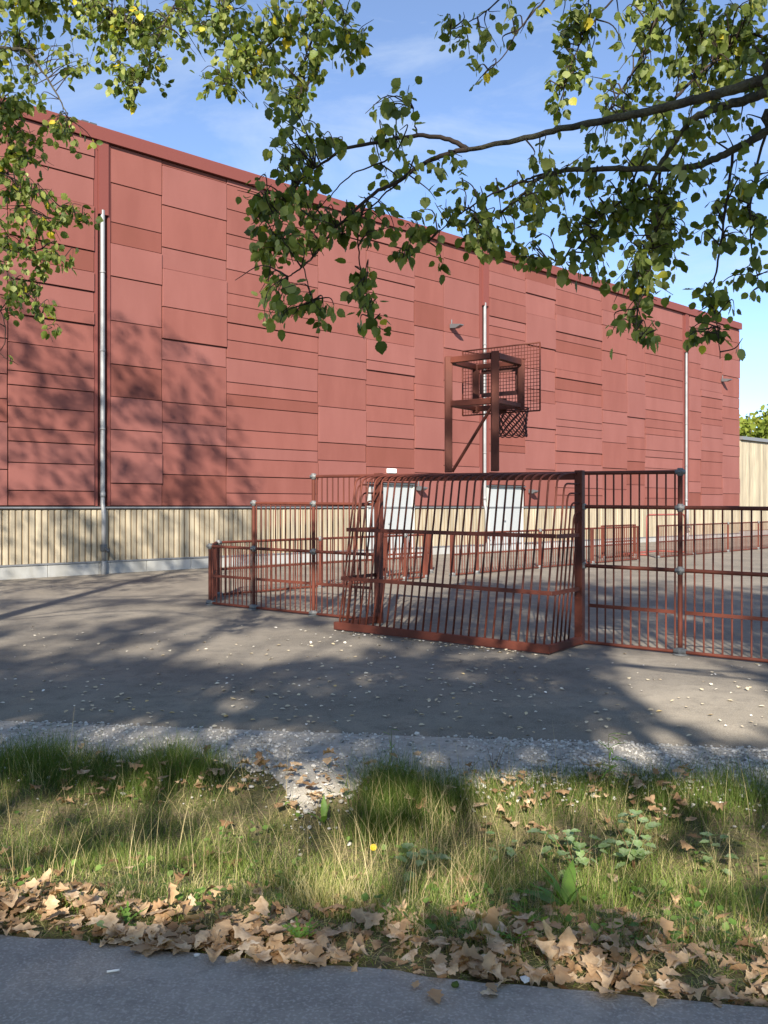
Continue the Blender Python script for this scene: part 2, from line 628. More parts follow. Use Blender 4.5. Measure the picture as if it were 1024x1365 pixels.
cols = [  # left px, right px, reference px for the seam rows, seam rows
    (-115, -60, 10, [205, 262, 330, 371, 436, 470, 520, 566, 640]),
    (-58, 8.5, 9.6, [170, 232, 280, 351, 395, 452, 499, 532, 563, 626]),
    (10, 124, 124, [192, 210.3, 239.4, 275.5, 336, 363.7, 389.7, 416.5, 434, 469.7, 505.2, 523, 549.4, 576.4, 593.4, 620, 655]),
    (146.5, 214.5, 146, [243.5, 295.7, 324, 368, 427, 485, 528.4, 572.4, 601.7, 644]),
    (215.3, 300.5, 215.3, [220.7, 273.4, 329.4, 357.8, 409, 451.5, 479.5, 535.7, 562.7, 590.5, 632.4]),
    (301.3, 422.6, 301, [246, 278.7, 311.5, 326.4, 358.7, 390.6, 406, 430, 453, 477, 509, 525, 540.7, 572, 595, 611, 634.8, 657.3]),
    (423.4, 486.5, 422.7, [306, 376, 400, 440, 474, 498.6, 541.3, 589.4, 613.3]),
    (487.5, 550.8, 487.6, [319, 334, 356, 368, 389, 417, 435, 452, 479.8, 493, 513, 540, 561.3, 581.5, 595, 622]),
    (551.6, 590.4, 551.5, [335, 368, 401, 434, 478, 511.5, 532.8, 554.7, 597.5, 630]),
    (591, 638, 591, [343.7, 368, 410, 442, 463.8, 507, 533, 558.4, 589, 620.7]),
    (651, 699, 651.8, [361.5, 379.5, 397.5, 421.5, 434, 445.8, 471, 502, 541, 572, 592, 601.5, 630]),
    (699.6, 739, 699, [371.7, 390, 417, 459, 490, 517, 534, 569, 587, 625]),
    (739.6, 801, 740, [385, 406.5, 418.8, 441.7, 452.5, 468.7, 491.8, 503, 518.7, 535.7, 558.5, 568, 579.6, 601, 617.7, 650, 660]),
    (801.6, 834, 801.8, [413, 433, 467, 493.5, 520, 546.5, 563.5, 589, 623.6, 652]),
    (834.6, 858.6, 836, [432, 452, 479.5, 498, 522.5, 555.6, 582, 597.8, 614.8, 646]),
    (859.2, 909, 859, [425, 442, 454, 470.7, 484.2, 499, 508.4, 528.3, 546, 557.6, 569.4, 578.7, 599.5, 609, 623.6, 650, 664]),
    (917.5, 932.8, 933, [440, 462, 486, 505.5, 529, 550, 574, 589, 612.7, 642.6, 657]),
    (933.2, 961.8, 933.2, [446, 470, 491, 506, 519.5, 528.3, 541.5, 556.7, 565, 582.5, 600.7, 614.8, 633, 650, 659]),
    (962.2, 985, 962.3, [452, 476, 500, 527, 541.5, 557, 578, 593, 607.4, 636.7, 658])]
DZ = {7: (489, 548.6, 646.5), 10: (650.0, 694, 649.5)}      # doors: column -> left px, right px, top row
doors = []
RP = random.Random(3)
for ci, (xl, xr, xref, rows) in enumerate(cols):
    ua, ub = wall_u(xl), wall_u(xr)
    if ci > 0 and abs(cols[ci - 1][1] - xl) < 3: ua += .004
    zs = [ZT - .315] + [wall_z(xref, y) for y in rows] + [ZW + .012]
    zs = [z for i, z in enumerate(zs) if i == 0 or z < ZT - .4]
    if ci in DZ:
        l, r, t = DZ[ci]
        zd = wall_z((l + r) / 2, t)
        doors.append((wall_u(l), wall_u(r), zd))
        zs = [z for z in zs if z > zd + .12] + [zd + .07]
    prev = .03
    for k in range(len(zs) - 1):
        hi, lo = zs[k], zs[k + 1]
        pr = RP.choice([.030, .034, .044, .060, .078])
        mi = RP.choices([0, 1, 2], [6, 2.6, 1.0])[0]
        if pr > .05: mi = RP.choice([0, 1, 1])
        M = B @ Matrix.Translation((ua, -pr, lo + .010))
        obj('facade_panel', bev_box(ub - ua, pr - .004, max(hi - lo - .020, .03), .0025, M_panel[mi]), M, hall)

# rain pipes in their recesses
for pl, pr_, ybox, low in ((124.4, 146, 287, 137), (638.6, 650.4, 408, 647), (909.6, 917, 470, 914)):
    a, b_ = wall_u(pl), wall_u(pr_)
    wd = b_ - a
    zb = wall_z((pl + pr_) / 2, ybox)
    lbox('recess_strip', B, a + .006, a + wd * .22, -.045, -.003, ZW + .012, ZT - .315, M_trim, hall)
    lbox('recess_strip', B, b_ - wd * .16, b_ - .006, -.06, -.003, ZW + .012, ZT - .315, M_trim, hall)
    lbox('pipe_cover', B, a + wd * .24, b_ - wd * .17, -.10, -.003, zb, ZT - .30, M_trim, hall)
    uc = a + wd * .50
    pr2 = .052
    zg = gzu(uc, .1)
    pt = lambda z, o=.062: B @ Vector((uc, -o, z))
    pp = bar('downpipe', pt(ZW + .28), pt(zb + .1), pr2, M_zinc, hall, 14)
    bar('pipe_sleeve', pt(ZW + .22, .064), pt(ZW + .32, .064), pr2 + .008, M_zinc, pp, 14)
    j = Join()
    j.add(tube_vf([pt(ZW + .24), pt(ZW + .05), pt(ZW - .05, .10), pt(ZW - .2, .115), pt(zg + .28, .115)], pr2 - .002, 14))
    j.build('lower_pipe', M_zinc, pp)
    bar('pipe_foot', pt(zg - .05, .115), pt(zg + .30, .115), pr2 + .012, M_flash, pp, 14)
    for zz in (3.4, 5.2, 7.0):
        if zz < zb: bar('pipe_bracket', pt(zz), pt(zz + .045), pr2 + .007, M_zinc, pp, 12)
    cl = bar('pipe_clamp', pt(zg + .52, .115), pt(zg + .68, .115), pr2 + .022, M_dark, pp, 12)
    bar('clamp_spout', B @ Vector((uc + .01, -.15, zg + .60)), B @ Vector((uc + .05, -.27, zg + .52)), .035, M_dark, pp, 10)

# timber band: under-boards and proud boards one by one, flashings, plinth blocks
wstart, wend = wall_u(-15), U1 - .02
lbox('timber_backing', B, U0, wend, -.02, -.003, .35, ZW - .065, M_woodback, hall)
lbox('upper_flashing', B, U0, wend + .02, -.085, -.003, ZW - .045, ZW - .008, M_flash, hall)
lbox('lower_flashing', B, U0, wend + .02, -.075, -.003, .365, .40, M_flash, hall)
skip = [(a - .10, b + .10) for a, b, z in doors] + [(wall_u(pl) + .06, wall_u(pr_) - .04) for pl, pr_ in ((124.4, 146), (638.6, 650.4), (909.6, 917))]
u = wstart
nb = 0
while u < wend - .1:
    wb = .098 + RP.uniform(-.003, .003)
    if not any(a < u + wb and u < b for a, b in skip[:2]) and nb < 299:
        inpipe = any(a < u + wb / 2 < b for a, b in skip[2:])
        M = B @ Matrix.Translation((u, -.046 - RP.uniform(0, .004), .402 - RP.uniform(0, .004)))
        o = obj('cladding_board', bev_box(.098, .024, 1.165, .003, M_wood), M, hall)
        nb += 1
    u += .142 + RP.uniform(-.002, .002)
plin = lbox('plinth', B, U0, wend, -.02, -.003, -.3, .36, M_conc, hall)
u = wall_u(-12)
while u < wend - .3:
    if not any(a - .02 < u + .6 and u < b + .02 for a, b in skip[:2]):
        g = gzu(u + .3)
        M = B @ Matrix.Translation((u, -.055, g - .12))
        obj('concrete_block', bev_box(1.19, .034, .365 - g + .115, .006, M_conc), M, plin)
    u += 1.2
# doors
for k, (a, b_, zt) in enumerate(doors):
    g = gzu((a + b_) / 2)
    d = lbox('door', B, a, b_, -.03, -.0045, g - .02, zt, M_doorfr, hall)
    mid = a + (b_ - a) * .5
    for x0, x1 in ((a + .06, mid - .004), (mid + .004, b_ - .06)):
        obj('door_leaf', bev_box(x1 - x0, .02, zt - .07 - g - .02, .004, M_door), B @ Matrix.Translation((x0, -.052, g + .02)), d)
    lbox('door_frame', B, a - .07, a - .003, -.075, -.0045, g - .02, zt + .05, M_doorfr, d)
    lbox('door_frame', B, b_ + .003, b_ + .07, -.075, -.0045, g - .02, zt + .05, M_doorfr, d)
    lbox('door_canopy', B, a - .12, b_ + .12, -.15, -.0045, zt + .012, zt + .052, M_dark, d)
    bar('door_handle', B @ Vector((mid - .16, -.11, g + 1.02)), B @ Vector((mid - .04, -.11, g + 1.02)), .011, M_zinc, d)
    bar('door_handle', B @ Vector((mid - .05, -.055, g + 1.02)), B @ Vector((mid - .05, -.115, g + 1.02)), .012, M_zinc, d)
    lbox('door_step', B, a - .1, b_ + .1, -.5, -.06, g - .1, g + .03, M_conc, d)


def wall_lamp(px, py, ln=.44, wdt=.17):
    u, z = wall_u(px), wall_z(px, py)
    prof = [(0, .10), (0, -.03), (-ln * .55, -.05), (-ln, .015), (-ln, .045), (-ln * .4, .085)]
    v = [(x, y, zz) for x in (-wdt / 2, wdt / 2) for y, zz in prof]
    n = len(prof)
    f = [tuple(range(n))[::-1], tuple(range(n, 2 * n))] + [(i, (i + 1) % n, n + (i + 1) % n, n + i) for i in range(n)]
    M = B @ Matrix.Translation((u, -.066, z))
    l = obj('wall_lamp', mesh('lamp', v, f, M_lampg), M, hall)
    bar('lamp_stem', B @ Vector((u - .03, -.1, z + .02)), B @ Vector((u - .03, -.1, z + .24)), .018, M_lampg, l)
    return l


wall_lamp(600, 437)
wall_lamp(961, 508)
wall_lamp(556, 652, .3, .2)
wall_lamp(705, 656, .3, .2)
u, z = wall_u(513), wall_z(519, 628)
obj('emergency_light', bev_box(.34, .10, .14, .015, M_white), B @ Matrix.Translation((u, -.17, z - .07)), hall)
for px in (110, 121):
    u = wall_u(px)
    lbox('roof_bracket', B, u, u + .16, .02, .2, ZT + .002, ZT + .10, M_dark, cp)

# ------------------------------------------------------------------ lower wooden wing beyond the hall
UW0, UW1 = U1 + .04, U1 + 17
ZL = wall_z(985, 586)
wing = thing('wooden_wing', B @ Vector((UW0, 0, .3)), 'low pale wooden building beside the far end of the red hall', 'building')
lbox('wall', B, UW0, UW1, 0, 12, -.2, ZL, M_woodback, wing)
lbox('eaves', B, UW0 + .002, UW1 + .2, -.16, 12.2, ZL + .003, ZL + .16, M_flash, wing)
u = UW0 + .01
for k in range(56):
    obj('cladding_board', bev_box(.20, .03, ZL - .55, .003, M_wood), B @ Matrix.Translation((u, -.034 - .006 * (k % 2), .50)), wing)
    u += .225
lbox('plinth', B, UW0, UW1, -.03, -.003, -.2, .47, M_conc, wing)

# ------------------------------------------------------------------ ball court fences
FA = Vector((-1.06, 13.55))
FT = Vector((.811, -.5855)).normalized()
FN = Vector((-FT.y, FT.x))                 # into the court


def fp(s, o=0.0):
    p = FA + FT * s + FN * o
    return p


def v3(p, z): return Vector((p.x, p.y, z))


def gz2(p): return float(GZ(p.x, p.y))


RAILS = [.035, .97, 1.69, 2.10]


def clamp_mesh():
    k = 'clamp'
    if k not in _cache:
        j = Join()
        j.add(tube_vf([(0, 0, -.045), (0, 0, .045)], .034, 10))
        j.add(tube_vf([(-.055, 0, 0), (.055, 0, 0)], .029, 10))
        j.add(tube_vf([(0, -.05, 0), (0, .0, 0)], .014, 6))
        _cache[k] = mesh('clamp', j.v, j.f, M_galv, True)
    return _cache[k]


def foot_mesh():
    k = 'foot'
    if k not in _cache:
        j = Join()
        j.add(tube_vf([(0, 0, 0), (0, 0, .014)], .085, 12))
        j.add(tube_vf([(0, 0, .01), (0, 0, .085)], .042, 10))
        j.add(tube_vf([(-.07, 0, .045), (.07, 0, .045)], .034, 10))
        _cache[k] = mesh('foot', j.v, j.f, M_galv, True)
    return _cache[k]


def fence(name, label, nodes, lv, group=None, rb=.0105, rp_=.028, rr=.024, pitch=.102, ends=(True, True), strip=.49, plank=()):
    """nodes: base points; lv: index of the highest rail in each bay"""
    base = nodes[0]
    root = thing(name, v3(base, gz2(base)), label, 'fence', group)
    n = len(nodes)
    for i, p in enumerate(nodes):
        near = [lv[k] for k in (i - 1, i) if 0 <= k < n - 1]
        top = RAILS[max(near)]
        g = gz2(p)
        q = nodes[i + 1] if i < n - 1 else nodes[i - 1]
        d = (q - p).normalized()
        if (i == 0 and not ends[0]) or (i == n - 1 and not ends[1]): continue
        if i in plank:
            Mx = Matrix(((d.x, -d.y, 0, p.x), (d.y, d.x, 0, p.y), (0, 0, 1, g), (0, 0, 0, 1)))
            obj('plank_post', bev_box(.12, .05, top + .02, .004, M_rust), Mx @ Matrix.Translation((-.06, -.025, 0)), root)
            obj('base_flange', foot_mesh(), Matrix.Translation(v3(p, g)), root)
            continue
        bar('post', v3(p, g), v3(p, g + top + .015), rp_, M_rust, root, 12)
        Rz = Matrix.Rotation(math.atan2(d.y, d.x), 4, 'Z')
        obj('base_flange', foot_mesh(), Matrix.Translation(v3(p, g)) @ Rz, root)
        for l in range(1, max(near) + 1):
            obj('clamp', clamp_mesh(), Matrix.Translation(v3(p, g + RAILS[l])) @ Rz, root)
    for i in range(n - 1):
        p, q = nodes[i], nodes[i + 1]
        d = (q - p).normalized()
        L = (q - p).length
        a, b_ = p + d * .012, q - d * .012
        for l in range(0, lv[i] + 1):
            bar('rail', v3(a, gz2(a) + RAILS[l]), v3(b_, gz2(b_) + RAILS[l]), rr if l else rr * .85, M_rust, root, 10)
        m = max(2, int(round((L - .10) / pitch)))
        st = [p + d * (.06 + (L - .12) * k / m) for k in range(m + 1)]
        for s in st:
            bar('bar', v3(s, gz2(s) + RAILS[0]), v3(s, gz2(s) + RAILS[lv[i]]), rb, M_rust, root, 8)
        if strip:
            side = Vector((-d.y, d.x)) * -.017
            s0, s1 = st[0] + side, st[-1] + side
            beam('flat_strip', v3(s0, gz2(s0) + strip), v3(s1, gz2(s1) + strip), .007, .042, M_rust, root)
    return root


SGL, SGR = 1.215, 4.27
fence('court_fence', 'stepped red-brown bar fence left of the goal, rising from low to tall', [fp(-2.234), fp(-1.24), fp(0), fp(SGL - .06)], [1, 2, 3], ends=(True, False))
fence('court_fence', 'tall red-brown bar fence right of the goal, stepping down one rail', [fp(SGR + .06), fp(5.5), fp(6.75), fp(8.0), fp(9.3)], [3, 2, 2, 2], ends=(False, True))
C1 = Vector((-2.96, 16.1))
CD = Vector((math.cos(rad(44.3)), math.sin(rad(44.3))))
CN = Vector((-CD.y, CD.x))
fence('court_fence', 'short low bar fence across the cut-off court corner nearest the downpipe', [fp(-2.234) + Vector((-.01, .07)), C1 - CD * .03 + Vector((0, -.04))], [1], ends=(False, False))
cs = lambda s, o=0: C1 + CD * s + CN * o
fence('court_fence', 'low bar fence along the hall side, from the cut corner to first gap', [cs(0), cs(2.38), cs(4.77), cs(5.41)], [1, 1, 1], plank=(3,))
fence('court_fence', 'long low bar fence along the hall between the two entrance gaps', [cs(6.31), cs(7.18), cs(9.67), cs(12.05), cs(14.48)], [1, 1, 1, 1], plank=(0, 3, 4))
fence('court_fence', 'far low bar fence beyond the second gap, running out of view', [cs(15.6), cs(17.9), cs(20.3), cs(22.7), cs(25.1), cs(27.5)], [1] * 5, plank=(0,), rb=.0095)
fence('entrance_screen', 'short lower bar screen outside the first entrance gap of the court', [cs(5.1, .95), cs(6.6, .95)], [1], plank=(0, 1))
fence('entrance_screen', 'short bar screen outside the second, farther entrance gap of the court', [cs(14.1, .95), cs(15.9, .95)], [1], plank=(0, 1))

# small far goal frame outside the court
ga = Vector((cs(16.3, .75).x, cs(16.3, .75).y))
gb = ga + CD * 2.45
gz_ = gz2(ga)
mini = thing('mini_goal', v3(ga, gz_), 'small red tube goal frame behind the far fence', 'goal')
dd = CD * .12
pts = [v3(ga, gz_), v3(ga, gz_ + 1.16), v3(ga + dd * .3, gz_ + 1.25), v3(ga + dd, gz_ + 1.28), v3(gb - dd, gz_ + 1.28), v3(gb - dd * .3, gz_ + 1.25), v3(gb, gz_ + 1.16), v3(gb, gz_)]
j = Join(); j.add(tube_vf(pts, .03, 10)); j.build('frame', M_redpaint, mini)
for q in (ga, gb):
    e = q + CN * .9
    bar('ground_bar', v3(q, gz_ + .04), v3(e, gz_ + .04), .03, M_redpaint, mini)
bar('rear_bar', v3(ga + CN * .9, gz_ + .04), v3(gb + CN * .9, gz_ + .04), .03, M_redpaint, mini)

# ------------------------------------------------------------------ goal cage
gl = fp(SGL)
gr = fp(SGR)
gzL, gzR = gz2(gl), gz2(gr)
goal = thing('goal_cage', v3(gl, gzL), 'red-brown goal cage of closely spaced bent bars bulging toward the path', 'goal')
FO = -FN
GW = (gr - gl).length
DB, DT = .93, .56
GT = 2.10


def gp(s, o, z):
    p = gl + FT * s + FO * o
    return Vector((p.x, p.y, gzL + (gzR - gzL) * s / GW + z))


for s in (0, GW):
    a = gp(s, 0, 0)
    M = Matrix(((FT.x, FN.x, 0, a.x), (FT.y, FN.y, 0, a.y), (0, 0, 1, a.z), (0, 0, 0, 1))) @ Matrix.Translation((-.05, -.05, 0))
    obj('post', bev_box(.10, .10, GT + .035, .006, M_rust), M, goal)
beam('crossbar', gp(.053, 0, GT - .03), gp(GW - .053, 0, GT - .03), .10, .10, M_rust, goal)
beam('base_beam', gp(-.05, DB, .062), gp(GW + .05, DB, .062), .06, .10, M_rust, goal)
for s in (-.02, GW + .02):
    beam('base_beam', gp(s, DB - .032, .060), gp(s, .055, .060), .06, .09, M_rust, goal)


def odep(z):                     # how far the netting bars stand out at height z
    return DB + (DT - DB) * (z - .1) / (GT - .1)


def arc(p0, p1, p2, n=5):
    return [p0 * (1 - t) ** 2 + p1 * 2 * t * (1 - t) + p2 * t * t for t in [k / n for k in range(n + 1)]]


A3 = lambda o, z: Vector((0, -o, z))
pl = [A3(DB, .11), A3(odep(.6), .6), A3(odep(1.3), 1.3)] + arc(A3(odep(GT - .12), GT - .12), A3(DT - .01, GT - .005), A3(.09, GT - .005)) + [A3(.04, GT - .005)]
bm_ = mesh('bar', *tube_vf(pl, .013, 8), M_rust, True)
NB = 28
for k in range(NB):
    s = .03 + (GW - .06) * k / (NB - 1)
    a = gp(s, 0, 0)
    obj('bar', bm_, Matrix(((FT.x, FN.x, 0, a.x), (FT.y, FN.y, 0, a.y), (0, 0, 1, a.z), (0, 0, 0, 1))), goal)
for z in (1.345, .69):
    beam('flat_strip', gp(-.02, odep(z) + .018, z), gp(GW + .02, odep(z) + .018, z), .007, .05, M_rust, goal)
    for s in (-.024, GW + .024):
        beam('flat_strip', gp(s, odep(z) + .01, z - .002), gp(s, .053, z - .002), .007, .05, M_rust, goal)
# side bars: leave the post level, bend and drop parallel to the front bars
for s in (-.012, GW + .012):
    for k in range(1, 6 if s > 1 else 4):
        off, zt = .115 * k, GT - .02 - .115 * k
        q = lambda z: max(odep(z) - off, .05)
        ptl = [gp(s, q(.1), .10), gp(s, q(.7), .7), gp(s, q(zt - .1), zt - .1)] + arc(gp(s, q(zt - .1), zt - .1), gp(s, q(zt), zt), gp(s, max(q(zt) - .10, .045), zt)) + [gp(s, .035, zt)]
        j = Join(); j.add(tube_vf(ptl, .0115, 8)); j.build('side_bar', M_rust, goal)
for s, o in ((0, .02), (GW, .02)):
    for z in (.97, 1.69):
        a = gp(s + (-.052 if s == 0 else .052), 0, z)
        obj('rail_socket', bev_box(.05, .075, .075, .008, M_galv), Matrix(((FT.x, FN.x, 0, a.x), (FT.y, FN.y, 0, a.y), (0, 0, 1, a.z), (0, 0, 0, 1))) @ Matrix.Translation((-.025, -.0375, -.0375)), goal)

# ------------------------------------------------------------------ basketball hoop standing on the goal
S1, S2 = 2.381, 3.092
hz = gzL
hoop = thing('basketball_hoop', v3(fp(S1), hz + GT + .02), 'red-brown basketball hoop with wire mesh backboard standing on the goal cage', 'hoop')
hp = lambda s, o, z: v3(fp(s, o), z)
ZH, ZL2, DR = 3.67, 3.03, .73
for s in (S1, S2):
    beam('post', hp(s, 0, gzL + GT + .02), hp(s, 0, ZH), .10, .10, M_rust, hoop)
    beam('arm', hp(s, .052, ZH - .052), hp(s, DR - .05, ZH - .052), .08, .08, M_rust, hoop)
    beam('arm', hp(s, .052, ZL2), hp(s, DR - .05, ZL2), .06, .06, M_rust, hoop)
    beam('rear_upright', hp(s, DR, ZL2 - .06), hp(s, DR, ZH - .02), .09, .09, M_rust, hoop)
for z in (ZH - .05, ZL2):
    beam('cross_member', hp(S1 + .052, 0, z), hp(S2 - .052, 0, z), .07, .08, M_rust, hoop)
    beam('cross_member', hp(S1 + .047, DR, z), hp(S2 - .047, DR, z), .06, .07, M_rust, hoop)
bar('brace', hp(S1 + .06, 0, gzL + GT + .03), hp(S2 - .05, .035, ZL2 - .05), .021, M_rust, hoop, 10)
DBd, BA, BB, BZ0, BZ1 = .80, 2.127, 3.346, 2.955, 3.88
j = Join()
for a, b_ in (((BA, BZ0), (BB, BZ0)), ((BA, BZ1), (BB, BZ1)), ((BA, BZ0), (BA, BZ1)), ((BB, BZ0), (BB, BZ1))):
    j.add(tube_vf([hp(a[0], DBd, a[1]), hp(b_[0], DBd, b_[1])], .011, 8))
board = j.build('backboard', M_rust, hoop)
nv, nh = 26, 19
for k in range(1, nv):
    s = BA + (BB - BA) * k / nv
    bar('mesh_wire', hp(s, DBd, BZ0), hp(s, DBd, BZ1), .0042, M_rust, board, 6)
for k in range(1, nh):
    z = BZ0 + (BZ1 - BZ0) * k / nh
    bar('mesh_wire', hp(BA, DBd + .006, z), hp(BB, DBd + .006, z), .0042, M_rust, board, 6)
ta, tb, tz0, tz1 = 2.45, 3.02, 3.22, 3.545
for a, b_ in (((ta, tz0), (tb, tz0)), ((ta, tz1), (tb, tz1)), ((ta, tz0 + .025), (ta, tz1 - .025)), ((tb, tz0 + .025), (tb, tz1 - .025))):
    beam('target_strip', hp(a[0], DBd - .025, a[1]), hp(b_[0], DBd - .025, b_[1]), *((.05, .035) if a[0] == b_[0] else (.014, .06)), M_rope, board)
sc, oc, zr, rr_ = (BA + BB) / 2, DBd + .15 + .225, 3.05, .225
ring = [hp(sc + rr_ * math.cos(t), oc + rr_ * math.sin(t), zr) for t in [2 * math.pi * k / 28 for k in range(29)]]
j = Join(); j.add(tube_vf(ring, .011, 8, False)); rim = j.build('rim', M_rust, hoop)
for s in (-.09, .09):
    beam('rim_bracket', hp(sc + s, DBd - .06, zr - .01), hp(sc + s, oc - .2, zr - .01), .02, .05, M_rust, rim)
beam('rim_plate', hp(sc, DR + .03, zr + .11), hp(sc, DR + .03, zr - .09), .22, .012, M_rust, rim)
for t in [2 * math.pi * (k + .5) / 10 for k in range(10)]:
    a = hp(sc + rr_ * math.cos(t), oc + rr_ * math.sin(t), zr)
    bar('net_hook', a, a - Vector((0, 0, .06)), .006, M_galv, rim, 6)
j = Join()
NC = 12
lev = [(3.00, .215), (2.945, .205), (2.89, .198), (2.835, .194), (2.78, .192), (2.725, .196), (2.67, .204)]
for sgn in (1, -1):
    for k in range(NC):
        pts = []
        for i, (z, r) in enumerate(lev):
            t = 2 * math.pi * (k + sgn * .5 * i) / NC
            pts.append(hp(sc + r * math.cos(t), oc + r * math.sin(t), z))
        j.add(tube_vf(pts, .0085, 5))
for z, r in (lev[-1],):
    for k in range(NC):
        t0, t1 = 2 * math.pi * k / NC, 2 * math.pi * (k + 1) / NC
        pts = [hp(sc + r * math.cos(t), oc + r * math.sin(t), z - .02 * math.sin(math.pi * q)) for q, t in [(q, t0 + (t1 - t0) * q) for q in (0, .25, .5, .75, 1)]]
        j.add(tube_vf(pts, .0085, 5))
for i, (z, r) in enumerate(lev[1:-1]):
    for k in range(NC):
        t = 2 * math.pi * (k + .5 * (i + 1)) / NC
        a = hp(sc + r * math.cos(t), oc + r * math.sin(t), z)
        j.add(tube_vf([a - Vector((0, 0, .014)), a + Vector((0, 0, .014))], .015, 6))
j.build('net', M_rope, hoop)

# ------------------------------------------------------------------ shade map: where the crowns leave gaps for the sun
def lit(gx, gy):
    """0..1: how open the canopy is above this spot of the yard"""
    g = np.zeros_like(gx)
    q = lambda x, y, rx, ry, a=1.0: a * np.exp(-(((gx - (x + .0875 * (gy - y))) / rx) ** 2 + ((gy - y) / ry) ** 2) ** 2)
    for e in ((2.95, 8.6, .75, 2.0), (3.5, 10.3, .8, 1.5, .8), (-1.35, 10.9, .95, 1.5), (-2.3, 12.2, .8, .9, .7), (-5.2, 13.4, 1.6, 1.1, .9), (-3.4, 14.2, 1.4, .6, .7),
              (-5.5, 16.4, 1.6, .7, .7), (-4.3, 18.2, 1.6, .7, .6), (.85, 9.5, .32, .8, .8), (1.55, 8.9, .2, .6, .7), (-.1, 9.0, .3, .7, .6), (.6, 8.0, .25, .4, .6), (3.0, 13.0, .9, .9, .6),
              (-.52, 5.55, .20, .45), (-.20, 4.3, .22, .50), (-1.62, 3.9, .3, .5), (-1.9, 6.6, .35, .5, .8), (.8, 5.2, .25, .4, .6), (1.5, 4.5, .2, .4, .7), (-.95, 4.2, .2, .5, .7), (2.0, 3.2, .35, .4, .8)):
        g = np.maximum(g, np.clip(1.7 * q(*e), 0, e[4] if len(e) > 4 else 1.0))
    return g


def keep_shade(P, sharp=1.0):
    """probability that a crown keeps its foliage at P, from the gaps it leaves on the ground below"""
    k = (P[:, 2]) / TAN
    gx = P[:, 0] + math.sin(rad(SUN_HEAD)) * k
    gy = P[:, 1] + math.cos(rad(SUN_HEAD)) * k
    b = nois(gx * 1.0, gy * .45, 1.9, 5) * .6 + nois(gx, gy * .5, 4.3, 8) * .45
    fine = nois(gx, gy * .45, 6.0, 2) * .6 + nois(gx, gy * .5, 11.0, 4) * .5
    base = np.where(gy < 3.15 - .186 * gx, .95, np.where(gy < 5.7, .14 + .38 * fine + .10 * b, np.where(gy < 6.9, .46 + .5 * fine, np.where(gy < 9.9, .84 + .28 * b + .26 * fine, np.where(gy < 13, .26 + .42 * b, np.where(gy < 20, .40 + .60 * b, .38 + .6 * b))))))
    base = np.where((gx > .4) & (gy > 12.4) & (gy < 21), np.clip(.58 + .55 * b + .3 * fine, 0, 1), base)
    base = np.where((gx > 4.5) & (gy > 18.5), .15, base)
    base = np.where((gy > 22) & (gx > -1.2), .10, base)
    base = np.where((gy > 20) & (gx <= -1.2), .36 + .55 * b + .45 * fine, base)
    return np.clip(base, 0, 1) * (1 - np.clip(lit(gx, gy) * sharp, 0, 1)), gx, gy


def in_frame(P, m=1.06):
    y = np.maximum(P[:, 1], .01)
    return (P[:, 1] > .1) & (np.abs(P[:, 0]) < 512 / F * y * m + .12) & (P[:, 2] < EYE + (HY / F) * y * m + .12)


# leaf shape of the aspens: rounded, toothed, folded a little along the midrib, with its stalk
def aspen_leaf():
    out = [(0, 0), (.22, .02), (.37, .13), (.41, .24), (.50, .33), (.47, .45), (.51, .56), (.42, .67), (.40, .77), (.26, .86), (.19, .94), (0, 1.12)]
    n = len(out)
    v = [(0, y, -.07 * math.sin(math.pi * min(y, 1)) - .10 * y * y) for x, y in out]
    for sg in (1, -1):
        for k, (x, y) in enumerate(out[1:-1]):
            v.append((sg * x, y, .13 * x + .03 * math.sin(k * 2.3 + sg) - .10 * y * y))
    f = []
    Rr = lambda i: 0 if i == 0 else n - 1 if i == n - 1 else n - 1 + i
    Ll = lambda i: 0 if i == 0 else n - 1 if i == n - 1 else 2 * n - 3 + i
    for i in range(n - 1):
        for side, fl in ((Rr, 0), (Ll, 1)):
            q2 = []
            for t in (i, side(i), side(i + 1), i + 1):
                if t not in q2: q2.append(t)
            tri = [(q2[0], q2[k], q2[k + 1]) for k in range(1, len(q2) - 1)]
            f += [t[::-1] if fl else t for t in tri]
    b = len(v)
    v += [(-.016, .02, 0), (.016, .02, 0), (.0, -.75, .10)]
    f.append((b, b + 2, b + 1))
    return v, f


AV, AF = aspen_leaf()


def leaf_rots(n, rng):
    """blades hang: tip mostly down, free turn about the stalk"""
    az = rng.uniform(0, 2 * np.pi, n)
    tilt = rng.normal(-1.05, .75, n)
    roll = rng.uniform(-1.5, 1.5, n)
    A = rots(az, tilt, np.zeros(n))
    c, s = np.cos(roll), np.sin(roll)
    Bm = np.zeros((n, 3, 3)); Bm[:, 0, 0] = c; Bm[:, 0, 2] = s; Bm[:, 1, 1] = 1; Bm[:, 2, 0] = -s; Bm[:, 2, 2] = c
    return A @ Bm


def limb(name, pts, rads, parent, m=M_bark, n=8, wob=.0):
    P = spline([tuple(p) for p in pts], 6)
    rr = spline([(r,) for r in rads], 6)
    rr = [max(float(r[0]), .002) for r in rr]
    if wob:
        P = [p + np.array([R.uniform(-wob, wob) for _ in range(3)]) for p in P]
    j = Join(); j.add(tube_vf(P, rr, n))
    return j.build(name, m, parent), P


